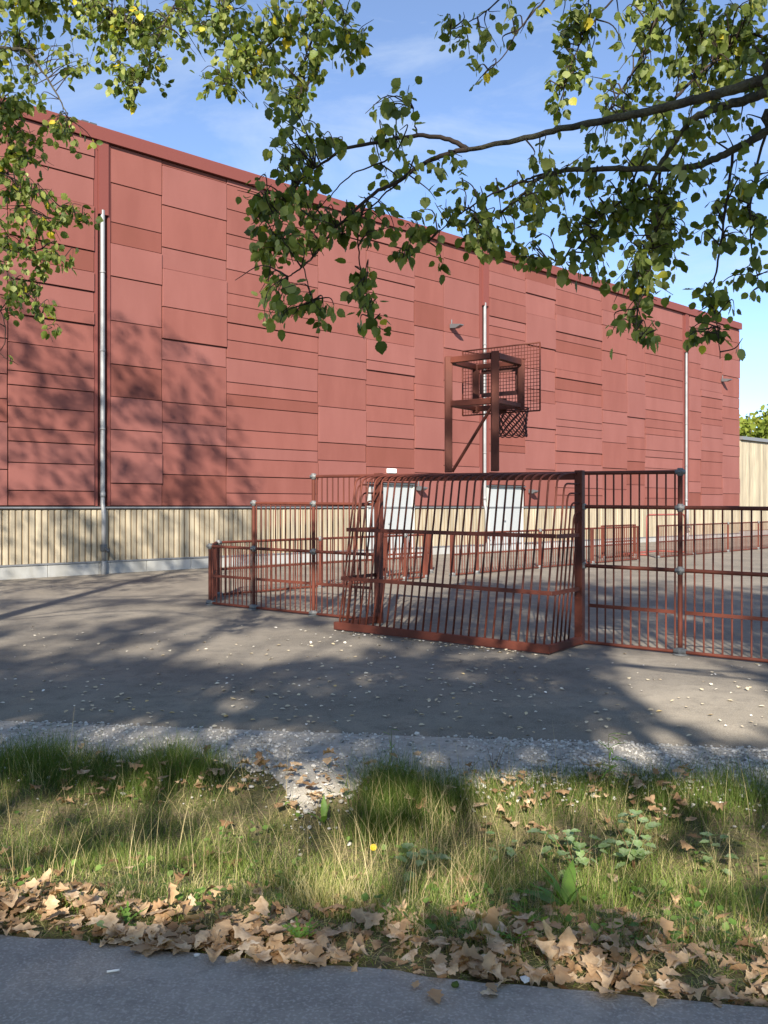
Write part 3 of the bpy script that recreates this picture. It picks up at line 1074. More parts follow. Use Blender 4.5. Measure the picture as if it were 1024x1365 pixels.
def aspen(name, label, base, trunk, tr, branches, clusters, crown, mats, leaf, seed, dens=1.0, spread=.28):
    """a tree: trunk, limbs, twigs, 300 single leaves and the rest of the crown"""
    rng = np.random.default_rng(seed)
    root = thing(name, base, label, 'tree', 'trees along the verge')
    limb('trunk', trunk, tr, root, M_bark, 12)
    skel = []
    for pts, r0, r1 in branches:
        rs = np.linspace(r0, r1, len(pts))
        _, P = limb('branch', pts, rs, root, M_bark if r0 > .012 else M_twig, 8 if r0 > .012 else 6, .004 if r0 > .012 else .003)
        skel += [(np.array(p), r) for p, r in zip(P, np.interp(np.linspace(0, 1, len(P)), np.linspace(0, 1, len(rs)), rs))]
    SK = np.array([s[0] for s in skel])
    tw = Join()
    pos = []
    for (cx, cy, rx, ry, n, D) in clusters:
        c = np.array(P3(cx, cy, D))
        sx, sz = rx / F * D, ry / F * D
        # leaves gather along twiglets: pick a few twig ends, then hang leaves near each twig
        n = n * dens
        nt_ = max(2, int(round(n / 7)))
        per = n / nt_
        d = np.linalg.norm((SK - c) * np.array([1, .6, 1]) + np.array([0, 0, -.05]), axis=1)
        a = SK[int(np.argmin(d))]
        for k in range(nt_):
            th, rr = rng.uniform(0, 2 * np.pi), math.sqrt(rng.uniform(0, 1)) * 1.0
            e = c + np.array([sx * rr * math.cos(th), rng.normal(0, spread * .55), sz * rr * math.sin(th)])
            dn = np.linalg.norm(SK - e, axis=1)
            a2 = SK[int(np.argmin(dn))] if dn.min() < .35 else a
            mid = (a2 + e) / 2 + rng.normal(0, .025, 3) + np.array([0, 0, .03])
            P = spline([a2, mid, e], 4)
            tw.add(tube_vf(P, np.linspace(.0042, .0013, len(P)), 4, False))
            L = np.array(P)
            m = rng.poisson(per)
            for q in range(m):
                t = rng.beta(2.2, 1.0)
                i0 = min(int(t * (len(L) - 1)), len(L) - 2)
                p = L[i0] + (L[i0 + 1] - L[i0]) * rng.uniform() + rng.normal(0, .008, 3)
                pos.append(p)
    if len(tw.v):
        t = tw.build('twigs', M_twig, root, True)
        t['kind'] = 'stuff'
    pos = np.array(pos)
    n = len(pos)
    RM = leaf_rots(n, rng)
    S = rng.normal(leaf, leaf * .24, n).clip(leaf * .4, leaf * 1.5)
    wx = rng.uniform(.72, 1.08, n)
    pos = pos + np.einsum('nij,j->ni', RM, np.array([0, .75, -.10])) * S[:, None]     # stalk ends sit on the twigs
    inside = in_frame(pos, 1.0)
    order = np.argsort(-(S / pos[:, 1]) * inside)
    top = order[:300]
    lm = mesh('leaf', AV, AF, mats[1], True)
    for i in top:
        M = Matrix.Translation(pos[i]) @ Matrix(RM[i].tolist()).to_4x4() @ Matrix.Diagonal((float(S[i] * wx[i]), float(S[i]), float(S[i]), 1))
        obj('leaf', lm, M, root)
    rest = np.setdiff1d(np.arange(n), top)
    # outer crown, above and beside the view
    cp_, cr = [], []
    for (c, rad3, m) in crown:
        u = rng.normal(0, 1, (m, 3))
        u /= np.linalg.norm(u, axis=1)[:, None]
        u *= rng.uniform(.25, 1, (m, 1)) ** (1 / 2.2)
        cp_.append(np.array(c) + u * np.array(rad3))
    if cp_:
        cp_ = np.concatenate(cp_)
        ok = ~in_frame(cp_)
        k, gx, gy = keep_shade(cp_)
        ok &= rng.uniform(0, 1, len(cp_)) < k
        cp_ = cp_[ok]
    else:
        cp_ = np.zeros((0, 3))
    T = np.concatenate([pos[rest], cp_])
    RM = np.concatenate([RM[rest], leaf_rots(len(cp_), rng)])
    S = np.concatenate([np.stack([S * wx, S, S], -1)[rest], np.full((len(cp_), 3), leaf * 2.3)])
    c = batch('crown', AV, AF, RM, S, T, mats[0], root, rng.uniform(0, 1, len(T)), True)
    c['kind'] = 'stuff'
    return root


def PX(D0, D1, *pts):
    n = len(pts)
    return [P3(x, y, D0 + (D1 - D0) * i / (n - 1)) for i, (x, y) in enumerate(pts)]


# aspen standing to the right of the view, its limbs reaching across
tb = Vector((4.6, 3.9, 0.0))
tb.z = float(ground_z(4.6, 3.9)) - .05
fork = Vector((4.35, 3.9, 2.6))
br = []
br.append(([fork, Vector((3.2, 3.7, 3.05))] + PX(3.55, 4.0, (1075, 88), (1024, 104), (955, 126), (892, 142), (841, 154), (786, 164), (738, 174), (679, 189), (623, 199)), .028, .010))
br.append((PX(4.0, 4.15, (623, 199), (599, 186), (557, 181), (511, 188), (458, 199), (437, 213), (416, 227), (381, 262), (356, 274)), .0115, .003))
br.append((PX(4.0, 4.0, (626, 198), (592, 207), (560, 221), (528, 243), (500, 257), (469, 285), (441, 311), (420, 339), (402, 357), (384, 369)), .0115, .003))
br.append((PX(4.0, 4.05, (486, 268), (477, 306), (480, 352), (486, 397), (498, 448)), .0045, .0018))
br.append((PX(4.0, 4.02, (404, 355), (412, 385), (417, 402)), .0032, .0015))
br.append((PX(4.0, 4.1, (545, 232), (510, 262), (470, 300), (430, 328)), .0045, .0018))
br.append((PX(4.0, 4.1, (530, 200), (512, 215), (470, 232), (440, 262), (415, 290)), .0045, .0018))
br.append((PX(4.05, 4.1, (557, 181), (553, 165), (551, 145)), .004, .0025))
br.append((PX(4.05, 4.1, (398, 245), (376, 280), (372, 320), (362, 345)), .0045, .0016))
br.append(([Vector((3.0, 3.75, 2.95))] + PX(3.75, 4.0, (1060, 112), (1024, 122), (991, 134), (947, 148), (920, 162), (898, 192), (878, 225), (860, 262), (830, 290)), .028, .004))
br.append(([fork, Vector((3.1, 3.85, 2.8))] + PX(3.8, 4.1, (1065, 158), (1024, 175), (991, 193), (955, 211), (924, 221), (857, 225), (797, 225), (746, 229), (719, 237), (699, 256), (675, 278), (628, 302)), .022, .0045))
br.append((PX(4.1, 4.15, (746, 229), (715, 235), (690, 245), (650, 262), (615, 285), (590, 305), (553, 337), (535, 347)), .0055, .0018))
br.append((PX(3.9, 4.0, (977, 202), (971, 252), (963, 308), (955, 363), (946, 396), (955, 428), (960, 478)), .0065, .0018))
br.append((PX(4.0, 4.0, (880, 226), (878, 268), (872, 315), (866, 363), (853, 394), (846, 452)), .0065, .0018))
br.append((PX(4.0, 4.1, (850, 226), (835, 262), (800, 290), (770, 330), (735, 352)), .005, .0018))
br.append((PX(3.9, 4.1, (890, 143), (925, 105), (960, 75), (1000, 30), (1020, -15)), .008, .004))
br.append((PX(4.1, 4.0, (930, -30), (912, 8), (876, 24), (857, 71), (833, 114), (809, 150)), .006, .0035))
br.append((PX(4.0, 4.2, (1040, 60), (1000, 45), (960, 50), (905, 30), (870, 10)), .008, .003))
br.append((PX(3.85, 3.95, (1030, 150), (1010, 220), (1000, 300), (1012, 380)), .007, .002))
br.append((PX(4.3, 4.2, (760, -40), (726, 0), (691, 40), (671, 75), (640, 103)), .006, .002))
br.append((PX(4.3, 4.2, (840, -30), (813, 4), (786, 36), (766, 75), (750, 126), (742, 154)), .006, .002))
br.append((PX(4.3, 4.3, (690, -30), (660, 5), (625, 30), (600, 40)), .004, .0018))
cl = [(640, 55, 50, 38, 34, 4.25), (680, 22, 45, 24, 34, 4.25), (610, 30, 25, 20, 12, 4.3), (770, 35, 38, 38, 75, 4.25), (756, 105, 28, 45, 50, 4.25), (745, 150, 12, 14, 8, 4.2),
      (880, 25, 60, 38, 120, 4.1), (960, 35, 60, 45, 150, 4.05), (1005, 60, 35, 45, 60, 4.0), (850, 90, 30, 28, 26, 4.05), (930, 92, 60, 28, 60, 4.0), (985, 120, 45, 30, 40, 3.95), (835, 118, 26, 16, 16, 4.0), (806, 108, 16, 14, 8, 4.0),
      (820, 190, 50, 30, 75, 4.0), (880, 185, 60, 25, 60, 4.0), (960, 165, 55, 35, 45, 3.9), (760, 250, 60, 25, 55, 4.1), (690, 245, 40, 22, 26, 4.1), (860, 250, 55, 25, 65, 4.0),
      (905, 275, 60, 42, 120, 4.0), (985, 290, 35, 55, 55, 3.9), (830, 300, 55, 42, 110, 4.05), (745, 285, 55, 34, 75, 4.1), (665, 300, 55, 26, 60, 4.1), (605, 280, 40, 26, 34, 4.1),
      (660, 330, 30, 20, 34, 4.1), (700, 340, 25, 14, 16, 4.1), (775, 345, 28, 18, 26, 4.05), (895, 335, 42, 34, 60, 4.0), (835, 360, 38, 22, 48, 4.0), (866, 405, 36, 26, 48, 4.0), (846, 443, 17, 18, 24, 4.0),
      (958, 385, 34, 16, 18, 3.95), (950, 440, 24, 38, 40, 3.98), (1005, 370, 22, 24, 24, 3.92), (1012, 240, 20, 40, 26, 3.85), (600, 240, 36, 18, 20, 4.1),
      (537, 218, 20, 20, 26, 4.05), (510, 140, 26, 20, 18, 4.15), (535, 128, 10, 10, 5, 4.15), (495, 185, 26, 12, 12, 4.1),
      (405, 195, 45, 26, 70, 4.1), (375, 180, 22, 22, 26, 4.1), (405, 238, 38, 26, 62, 4.05), (345, 262, 26, 20, 40, 4.1), (340, 285, 20, 14, 20, 4.1), (375, 310, 40, 30, 76, 4.05), (360, 335, 26, 20, 30, 4.05),
      (345, 385, 10, 10, 8, 4.0), (355, 410, 26, 18, 36, 4.0), (395, 418, 36, 16, 34, 4.0), (445, 420, 26, 12, 18, 4.0), (470, 290, 48, 26, 56, 4.02), (500, 312, 24, 16, 14, 4.0), (420, 300, 24, 22, 26, 4.02),
      (538, 300, 22, 20, 26, 4.08), (490, 372, 16, 16, 20, 4.02), (488, 405, 20, 24, 30, 4.02), (502, 440, 10, 14, 9, 4.02), (560, 250, 18, 16, 10, 4.1), (540, 343, 20, 10, 10, 4.1), (600, 330, 24, 12, 9, 4.1)]
aspen('aspen_tree', 'aspen with green leaves whose long limbs reach in from the right', tb, [tb, Vector((4.65, 3.9, 1.3)), fork, Vector((4.5, 4.0, 4.6)), Vector((4.6, 4.1, 7.0))], [.17, .145, .12, .08, .03],
      br, cl, [((4.4, 4.0, 4.9), (1.9, 1.7, 1.9), 1500), ((2.2, 3.4, 4.4), (1.6, 1.2, .8), 500)], (M_leaf, M_leafo), .0365, 5, 1.8)

# aspen standing left of the view, with smaller yellowing leaves
KD = 1.25
KV = lambda x, y, z: Vector((x * KD, y * KD, EYE + (z - EYE) * KD))
tb = Vector((-6.3, 6.9, 0.0))
tb.z = float(ground_z(-6.3, 6.9)) - .05
fork = Vector((-6.2, 6.9, 3.3))
br = []
br.append(([fork, KV(-3.6, 5.4, 3.6)] + PX(5.3 * KD, 5.2 * KD, (-60, 300), (0, 331), (30, 336), (58, 331)), .02, .005))
br.append(([fork, KV(-3.8, 5.4, 4.1)] + PX(5.3 * KD, 5.2 * KD, (-40, 50), (0, 64), (30, 66), (43, 76), (60, 100), (80, 133), (92, 158)), .022, .003))
br.append(([Vector((-6.2, 6.9, 4.4)), KV(-3.4, 5.3, 4.6)] + PX(5.2 * KD, 5.2 * KD, (0, -10), (60, -20), (130, 5), (180, 40), (200, 80), (180, 130)), .022, .003))
br.append((PX(5.3 * KD, 5.2 * KD, (-40, 120), (0, 140), (15, 200), (25, 260), (60, 290), (110, 292)), .008, .002))
br.append((PX(5.3 * KD, 5.2 * KD, (-40, 220), (0, 230), (40, 250), (80, 275)), .007, .002))
br.append((PX(5.3 * KD, 5.2 * KD, (-40, 330), (0, 350), (20, 380), (45, 400), (60, 430), (70, 455)), .007, .0018))
br.append((PX(5.2 * KD, 5.2 * KD, (-10, 390), (5, 425), (7, 455), (0, 470), (15, 482)), .005, .0018))
br.append((PX(5.2 * KD, 5.2 * KD, (30, 336), (60, 345), (85, 345)), .004, .0018))
br.append(([Vector((-6.2, 6.95, 5.0)), KV(-2.6, 5.0, 4.9)] + PX(4.9 * KD, 4.6 * KD, (250, -60), (330, -30), (432, 2), (391, 30), (358, 60), (325, 85), (300, 112)), .024, .003))
br.append((PX(4.65 * KD, 4.6 * KD, (430, 0), (423, 39), (409, 70), (405, 105), (398, 146)), .008, .002))
br.append((PX(4.7 * KD, 4.6 * KD, (432, -10), (455, 7), (462, 39), (478, 62)), .006, .002))
br.append((PX(4.8 * KD, 4.7 * KD, (330, -30), (300, 0), (290, 40), (310, 80)), .006, .002))
br.append((PX(4.9 * KD, 4.8 * KD, (260, -50), (240, -5), (215, 40), (205, 75)), .006, .002))
cl = [(25, 15, 50, 36, 170, 5.3), (95, 15, 55, 32, 190, 5.3), (165, 28, 48, 38, 170, 5.25), (225, 18, 38, 34, 110, 5.1), (130, 70, 46, 28, 100, 5.25), (180, 88, 34, 24, 60, 5.2), (150, 100, 34, 16, 30, 5.2), (212, 62, 26, 32, 50, 5.1), (178, 132, 8, 8, 9, 5.2),
      (18, 85, 36, 38, 100, 5.3), (20, 150, 38, 36, 130, 5.3), (62, 165, 36, 22, 50, 5.25), (104, 182, 18, 16, 30, 5.2), (20, 208, 36, 34, 120, 5.3), (36, 258, 40, 26, 105, 5.25), (82, 278, 30, 16, 46, 5.2), (114, 290, 14, 8, 16, 5.2),
      (20, 305, 34, 26, 80, 5.25), (62, 305, 28, 18, 36, 5.2), (82, 345, 16, 9, 22, 5.2), (35, 350, 34, 18, 52, 5.2), (20, 390, 32, 24, 70, 5.25), (52, 408, 18, 16, 28, 5.2), (66, 432, 8, 8, 5, 5.2), (14, 430, 10, 10, 5, 5.2), (18, 482, 4, 3, 3, 5.2),
      (300, 15, 46, 32, 120, 4.7), (370, 25, 50, 36, 140, 4.65), (440, 25, 48, 32, 95, 4.65), (475, 55, 26, 24, 44, 4.6), (325, 78, 46, 32, 105, 4.65), (390, 85, 46, 30, 84, 4.6), (288, 108, 26, 22, 36, 4.7), (345, 125, 34, 22, 52, 4.62), (395, 135, 24, 22, 36, 4.6), (440, 70, 24, 18, 24, 4.62),
      (260, 35, 26, 30, 46, 4.85)]
aspen('aspen_tree', 'aspen with small yellowing leaves hanging in along the left edge and top', tb, [tb, Vector((-6.35, 6.9, 1.5)), fork, Vector((-6.3, 7.0, 6.0)), Vector((-6.2, 7.1, 9.4)), Vector((-6.2, 7.1, 13.2))], [.21, .18, .15, .11, .07, .02],
      br, [(a_, b_, c_, d_, e_, f_ * KD) for a_, b_, c_, d_, e_, f_ in cl], [((-6.5, 7.1, 9.8), (2.0, 2.2, 4.4), 8000), ((-8.9, 7.4, 8.6), (2.0, 2.0, 4.6), 6500)], (M_leafy, M_leafyo), .043, 9, 1.75)

# shade trees across the path, behind the camera: only their shadows reach the view
TV = [(-.5, 0, 0), (.5, 0, 0), (.55, .6, .08), (0, 1.1, 0), (-.55, .6, .08)]
TF = [(0, 1, 2), (0, 2, 4), (2, 3, 4)]


def shade_tree(x, y, crowns, h, label, seed):
    rng = np.random.default_rng(seed)
    root = thing('oak_tree', (x, y, 0), label, 'tree', 'trees across the path')
    limb('trunk', [(x, y, -.1), (x + .06, y, h * .3), (x - .05, y + .05, h * .6), (x, y, h * .92)], [.24, .2, .13, .03], root, M_bark, 10)
    tt = Join()
    P = []
    for c, r3, m in crowns:
        for k in range(4):
            e = np.array(c) + rng.normal(0, .45, 3) * np.array(r3)
            tt.add(tube_vf([(x, y, min(h * .85, c[2] * .7)), ((x + e[0]) / 2, (y + e[1]) / 2, (c[2] * .7 + e[2]) / 2 + .15), tuple(e)], [.06, .04, .012], 6))
        # foliage in sprays, so that the edges of the shade stay uneven
        ns = m // 14
        u = rng.normal(0, 1, (ns, 3)); u /= np.linalg.norm(u, axis=1)[:, None]
        u *= rng.uniform(.1, 1, (ns, 1)) ** (1 / 2.4)
        cc = np.array(c) + u * np.array(r3)
        P.append(np.repeat(cc, 14, 0) + rng.normal(0, .16, (ns * 14, 3)))
    tt.build('limbs', M_bark, root)
    P = np.concatenate(P)
    k, gx, gy = keep_shade(P)
    P = P[rng.uniform(0, 1, len(P)) < k]
    n = len(P)
    c = batch('crown', TV, TF, leaf_rots(n, rng), rng.uniform(.10, .17, n), P, M_leaf, root, rng.uniform(0, 1, n))
    c['kind'] = 'stuff'


shade_tree(-7.5, -8.5, [((-7.6, -8.2, 9.2), (2.8, 2.2, 6.6), 13000), ((-4.9, -7.6, 8.0), (2.4, 2.0, 5.6), 11000)], 14.5, 'oak across the path, farthest to the left behind the viewpoint', 21)
shade_tree(-3.9, -8.0, [((-2.2, -7.8, 7.6), (2.6, 1.9, 5.2), 15000), ((.4, -7.6, 9.0), (2.3, 1.9, 6.6), 19000)], 14.0, 'oak across the path, straight behind the viewpoint', 22)
shade_tree(3.2, -7.2, [((2.9, -7.2, 9.0), (2.3, 1.8, 6.6), 19000), ((5.6, -7.6, 8.6), (2.4, 1.8, 6.2), 15000)], 14.2, 'oak across the path, to the right behind the viewpoint', 23)

# ------------------------------------------------------------------ trees beyond the wooden wing
def far_tree(x, y, h, w, seed, label):
    rng = np.random.default_rng(seed)
    root = thing('broadleaf_tree', (x, y, .3), label, 'tree', 'trees beyond the wooden building')
    limb('trunk', [(x, y, .2), (x + .1, y, h * .35), (x, y, h * .8)], [.22, .16, .04], root, M_bark, 8)
    P, A = [], []
    for k in range(26):
        u = rng.normal(0, 1, 3); u /= np.linalg.norm(u)
        c = np.array([x, y, h * .60]) + u * np.array([w, w, h * .34]) * rng.uniform(.45, .95)
        q = rng.normal(0, 1, (110, 3)); q /= np.linalg.norm(q, axis=1)[:, None]
        P.append(c + q * rng.uniform(.3, 1, (110, 1)) * np.array([.30 * w, .30 * w, .10 * h]))
        A.append(np.clip(rng.uniform(0, 1) * .6 + rng.uniform(0, .45, 110), 0, 1))
    P = np.concatenate(P)
    n = len(P)
    c = batch('crown', TV, TF, leaf_rots(n, rng), rng.uniform(.16, .30, n), P, M_far, root, np.concatenate(A))
    c['kind'] = 'stuff'


for k, (x, y, h, w, lb) in enumerate(((25.6, 63, 10.2, 2.9, 'yellow-green broadleaf tree directly beside the far corner of the hall'), (28.4, 65, 9.7, 2.8, 'yellow-green broadleaf tree above the wooden roof, near the frame edge'),
                                      (30.9, 67, 11.2, 3.0, 'taller green tree rising over the wooden roof at the frame edge'), (22.4, 66, 7.6, 2.5, 'broadleaf tree mostly hidden behind the red hall'))):
    far_tree(x, y, h, w, 40 + k, lb)

# ------------------------------------------------------------------ gravel stones
def wy(x, w): return YPE(x) * (1 - w) + YAE(x) * w


def icosa():
    t = (1 + 5 ** .5) / 2
    v = np.array([(-1, t, 0), (1, t, 0), (-1, -t, 0), (1, -t, 0), (0, -1, t), (0, 1, t), (0, -1, -t), (0, 1, -t), (t, 0, -1), (t, 0, 1), (-t, 0, -1), (-t, 0, 1)])
    f = [(0, 11, 5), (0, 5, 1), (0, 1, 7), (0, 7, 10), (0, 10, 11), (1, 5, 9), (5, 11, 4), (11, 10, 2), (10, 7, 6), (7, 1, 8), (3, 9, 4), (3, 4, 2), (3, 2, 6), (3, 6, 8), (3, 8, 9), (4, 9, 5), (2, 4, 11), (6, 2, 10), (8, 6, 7), (9, 8, 1)]
    v = v / np.linalg.norm(v[0])
    v = v * (1 + .22 * NR.normal(0, 1, (12, 1)).clip(-1, 1))
    return v, f


gs = []
for part in range(3):
    n = 5200
    x = NR.uniform(-3.6, 3.6, n)
    e0 = gravel_edge(x) - .01 - .06 * np.abs(NR.normal(0, 1, n)) * (NR.uniform(0, 1, n) < .4)
    w = e0 + (1.015 - e0) * NR.uniform(0, 1, n) ** 1.0
    # the middle of the strip is trodden to fines, stones lie along its edge and at the right
    dens = np.clip(.35 + .55 * np.clip((x - .6) / 1.2, 0, 1) + .3 * nois(x, w * 4, 2.1, 3) + .5 * np.exp(-((w - e0) / .06) ** 2), .12, 1)
    k = NR.uniform(0, 1, n) < dens
    x, w = x[k], w[k]
    y = wy(x, w)
    n = len(x)
    S = (NR.gamma(5, .0017, n).clip(.004, .022))[:, None] * np.stack([NR.uniform(.8, 1.3, n), NR.uniform(.7, 1.1, n), NR.uniform(.5, .8, n)], -1)
    T = np.stack([x, y, np.where(y > YAE(x) - .02, GZ(x, y), ground_z(x, y) + .024) + S[:, 2] * .3], -1)
    iv, if_ = icosa()
    gs.append((iv, if_, rots(NR.uniform(0, 6.28, n), NR.normal(0, .35, n), NR.uniform(0, 6.28, n)), S, T, NR.uniform(0, 1, n)))
Vs, Fs, Rn, off = [], [], [], 0
for iv, if_, RM, S, T, rn in gs:
    V = np.einsum('nij,nkj->nki', RM, iv[None] * S[:, None, :]) + T[:, None, :]
    Vs.append(V.reshape(-1, 3))
    Fs.append((np.array(if_)[None] + (np.arange(len(T)) * 12)[:, None, None]).reshape(-1, 3) + off)
    Rn.append(np.repeat(rn, 12))
    off += len(T) * 12
g = raw('gravel', np.concatenate(Vs), np.concatenate(Fs), M_stone, None, np.concatenate(Rn))
tag(g, 'loose grey gravel stones along the edge of the yard asphalt', 'gravel', kind='stuff')

# ------------------------------------------------------------------ grass
def blades(n, x, y, h, wdt, lean, rnd, segs=4):
    """curved tapering blades as one vertex block"""
    az = NR.uniform(0, 2 * np.pi, n)
    t = np.linspace(0, 1, segs)
    z0 = ground_z(x, y) - .01
    bend = lean[:, None] * h[:, None] * t[None] ** 1.7
    up = h[:, None] * t[None] * np.sqrt(np.clip(1 - .35 * (lean[:, None] * t[None]) ** 2, .2, 1))
    cxx = x[:, None] + np.cos(az)[:, None] * bend
    cyy = y[:, None] + np.sin(az)[:, None] * bend
    czz = z0[:, None] + up
    ph = az + np.pi / 2 + NR.normal(0, .5, n)
    wv = (wdt[:, None] * (1 - t[None] ** 1.6) * .5 + .0002)
    dx, dy = np.cos(ph)[:, None] * wv, np.sin(ph)[:, None] * wv
    V = np.stack([np.stack([cxx - dx, cyy - dy, czz], -1), np.stack([cxx + dx, cyy + dy, czz], -1)], 2).reshape(n, segs * 2, 3)
    f = np.array([(2 * i, 2 * i + 1, 2 * i + 3, 2 * i + 2) for i in range(segs - 1)])
    Fc = (f[None] + (np.arange(n) * segs * 2)[:, None, None]).reshape(-1, 4)
    return V.reshape(-1, 3), Fc, np.repeat(rnd, segs * 2)


GV, GF, GR, goff = [], [], [], 0


def add_blades(*a, **k):
    global goff
    V, Fc, r = blades(*a, **k)
    GV.append(V); GF.append(Fc + goff); GR.append(r)
    goff += len(V)


def tongue(x, w): return (w > gravel_edge(x) - .01)


# verge turf
n = 62000
x = NR.uniform(-3.0, 3.0, n)
w = NR.uniform(.03, .80, n)
bank = np.clip((w - .42) / .15, 0, 1)
pr = np.clip((w - .02) / .13, .05, 1) * np.clip(.62 + .6 * nois(x, w * 3.6, 2.7, 2), .08, 1)
pr *= 1 - .75 * bank * np.clip(.5 + nois(x, w * 3, 3.7, 7), 0, 1)
pr *= np.where(w > gravel_edge(x) + .03 * NR.normal(0, 1, n), .03, 1)
pr *= 1 - .6 * np.exp(-((x + .46) / .34) ** 2) * np.exp(-((w - .58) / .16) ** 2)
k = NR.uniform(0, 1, n) < pr
x, w, bank = x[k], w[k], bank[k]
n = len(x)
h = (.052 + .05 * bank + .055 * nois(x, w * 3.6, 3.4, 6)).clip(.02, .2) * NR.uniform(.5, 1.5, n)
tone = .38 + .24 * nois(x, w * 3.6, 3.0, 9) - .20 * bank + NR.normal(0, .12, n)
dry = NR.uniform(0, 1, n) < (.36 - .16 * bank + .24 * nois(x, w * 3.6, 3.1, 12))
tone = np.where(dry, NR.uniform(.66, 1, n), tone)
add_blades(n, x, wy(x, w), h, NR.uniform(.0022, .0045, n), NR.uniform(.2, 1.25, n), tone.clip(0, 1))

# matted thatch lying between the blades
n = 58000
x = NR.uniform(-3.0, 3.0, n)
w = NR.uniform(.0, .80, n)
k = ~(w > gravel_edge(x) + .02 * NR.normal(0, 1, n))
x, w = x[k], w[k]
n = len(x)
add_blades(n, x, wy(x, w), NR.uniform(.02, .055, n), NR.uniform(.0025, .0055, n), NR.uniform(1.2, 2.8, n), np.where(NR.uniform(0, 1, n) < .55, NR.uniform(.62, 1, n), NR.uniform(.15, .6, n)))


def tuft(cx, cw, r, hh, n, tone, dry=.08):
    x = cx + NR.normal(0, r, n)
    w_ = cw + NR.normal(0, r * .22, n)
    h = hh * NR.uniform(.55, 1.1, n)
    tn = np.where(NR.uniform(0, 1, n) < dry, NR.uniform(.7, 1, n), tone + NR.normal(0, .10, n)).clip(0, 1)
    add_blades(n, x, wy(x, w_), h, NR.uniform(.0022, .004, n), NR.uniform(.15, 1.0, n), tn, segs=5)


for t in ((-1.42, .74, .13, .25, 900, .34), (-1.20, .72, .10, .19, 500, .28), (-2.35, .74, .15, .22, 900, .30), (-2.15, .70, .12, .18, 500, .25), (-1.85, .72, .20, .15, 900, .25), (-1.65, .68, .15, .16, 600, .30),
          (.06, .66, .10, .33, 1000, .26), (.22, .64, .12, .28, 800, .22), (-.02, .58, .10, .26, 600, .24), (.42, .68, .12, .16, 450, .35), (.75, .70, .18, .14, 600, .28), (1.2, .72, .2, .13, 700, .26), (1.75, .72, .2, .15, 800, .26), (2.15, .74, .15, .20, 600, .32),
          (2.5, .74, .2, .16, 600, .3), (-2.7, .7, .2, .18, 700, .3), (-1.5, .45, .25, .13, 700, .42), (-.9, .42, .2, .14, 600, .45), (.55, .45, .25, .14, 700, .4), (1.1, .4, .2, .15, 600, .42), (1.7, .38, .25, .15, 700, .45), (-1.9, .4, .2, .13, 500, .45),
          (-.35, .35, .16, .15, 600, .62), (-.2, .22, .12, .15, 450, .78), (.9, .2, .12, .12, 300, .35), (.1, .3, .2, .13, 500, .45)):
    tuft(*t)
G = raw('grass', np.concatenate(GV), np.concatenate(GF), M_grass, None, np.concatenate(GR), True)
tag(G, 'green and yellowing grass on the ditch between path and yard', 'grass', kind='stuff')

# dry stalks
GV, GF, GR, goff = [], [], [], 0
n = 900
x = NR.uniform(-2.6, 2.6, n)
w = NR.uniform(.15, .74, n)
x = np.where(NR.uniform(0, 1, n) < .35, NR.normal(.25, .35, n), x)
k = ~tongue(x, w)
x, w = x[k], w[k]
n = len(x)
add_blades(n, x, wy(x, w), NR.uniform(.18, .46, n), NR.uniform(.0016, .003, n), NR.uniform(.1, .9, n), NR.uniform(0, 1, n), segs=6)
G = raw('dry_stalks', np.concatenate(GV), np.concatenate(GF), M_straw, None, np.concatenate(GR), True)
tag(G, 'thin dry straw stalks standing in the grass', 'grass', kind='stuff')

# low broadleaf weeds woven through the turf
n = 2600
x = NR.uniform(-2.6, 2.6, n)
w = NR.uniform(.07, .62, n)
k = NR.uniform(0, 1, n) < np.clip(nois(x, w * 3.6, 4.2, 31) * 1.4 - .05 + .25 * np.clip(x - .3, 0, 1), 0, 1)
x, w = x[k], w[k]
n = len(x)
y = wy(x, w)
tag(batch('ground_weeds', AV, AF, rots(NR.uniform(0, 6.28, n), NR.normal(.2, .5, n), NR.uniform(-.5, .5, n)), NR.uniform(.016, .036, n), np.stack([x, y, ground_z(x, y) + NR.uniform(.02, .09, n)], -1),
          mat('ground_weed_leaf', None, .5, .35, trans=.4, attr=[(0, (.07, .14, .025)), (.5, (.14, .25, .045)), (1, (.24, .34, .09))]), None, NR.uniform(0, 1, n), True),
    'low broadleaf weeds mixed through the grass of the ditch', 'weeds', kind='stuff')

# ------------------------------------------------------------------ fallen oak leaves
def oak_leaf(seed):
    r = random.Random(seed)
    NS = 16
    lob, ph0, asym = r.uniform(2.7, 3.4), r.uniform(-.5, .3), r.uniform(-.35, .35)
    cu, cl2, tw, cr = r.uniform(-.4, 1.5), r.uniform(-.6, .8), r.uniform(-.6, .6), r.uniform(.01, .035)
    st = [i / (NS - 1) for i in range(NS)]
    v, f = [], []
    for i, t in enumerate(st):
        env = .36 * math.sin(math.pi * min(1, t ** 1.25 * .96 + .02)) ** .8
        for sd in (-1, 0, 1):
            hw = max(env * (.82 + .20 * math.sin(2 * math.pi * lob * t + ph0 + (asym if sd > 0 else 0))), .010)
            xx = sd * hw
            zz = cu * xx * xx * 1.8 + cl2 * (t - .5) ** 2 + tw * xx * (t - .5) * 1.6 + r.uniform(-cr, cr) + (-.02 if sd == 0 else 0)
            v.append((xx, t + (.012 * math.cos(2 * math.pi * lob * t) if sd else 0), zz))
    for i in range(NS - 1):
        for k in range(2):
            a = i * 3 + k
            f.append((a, a + 1, a + 4, a + 3))
    b = len(v)
    v += [(-.012, .02, .01), (.012, .02, .01), (.006, -.16, .03), (-.006, -.16, .03)]
    f.append((b, b + 1, b + 2, b + 3))
    return v, f


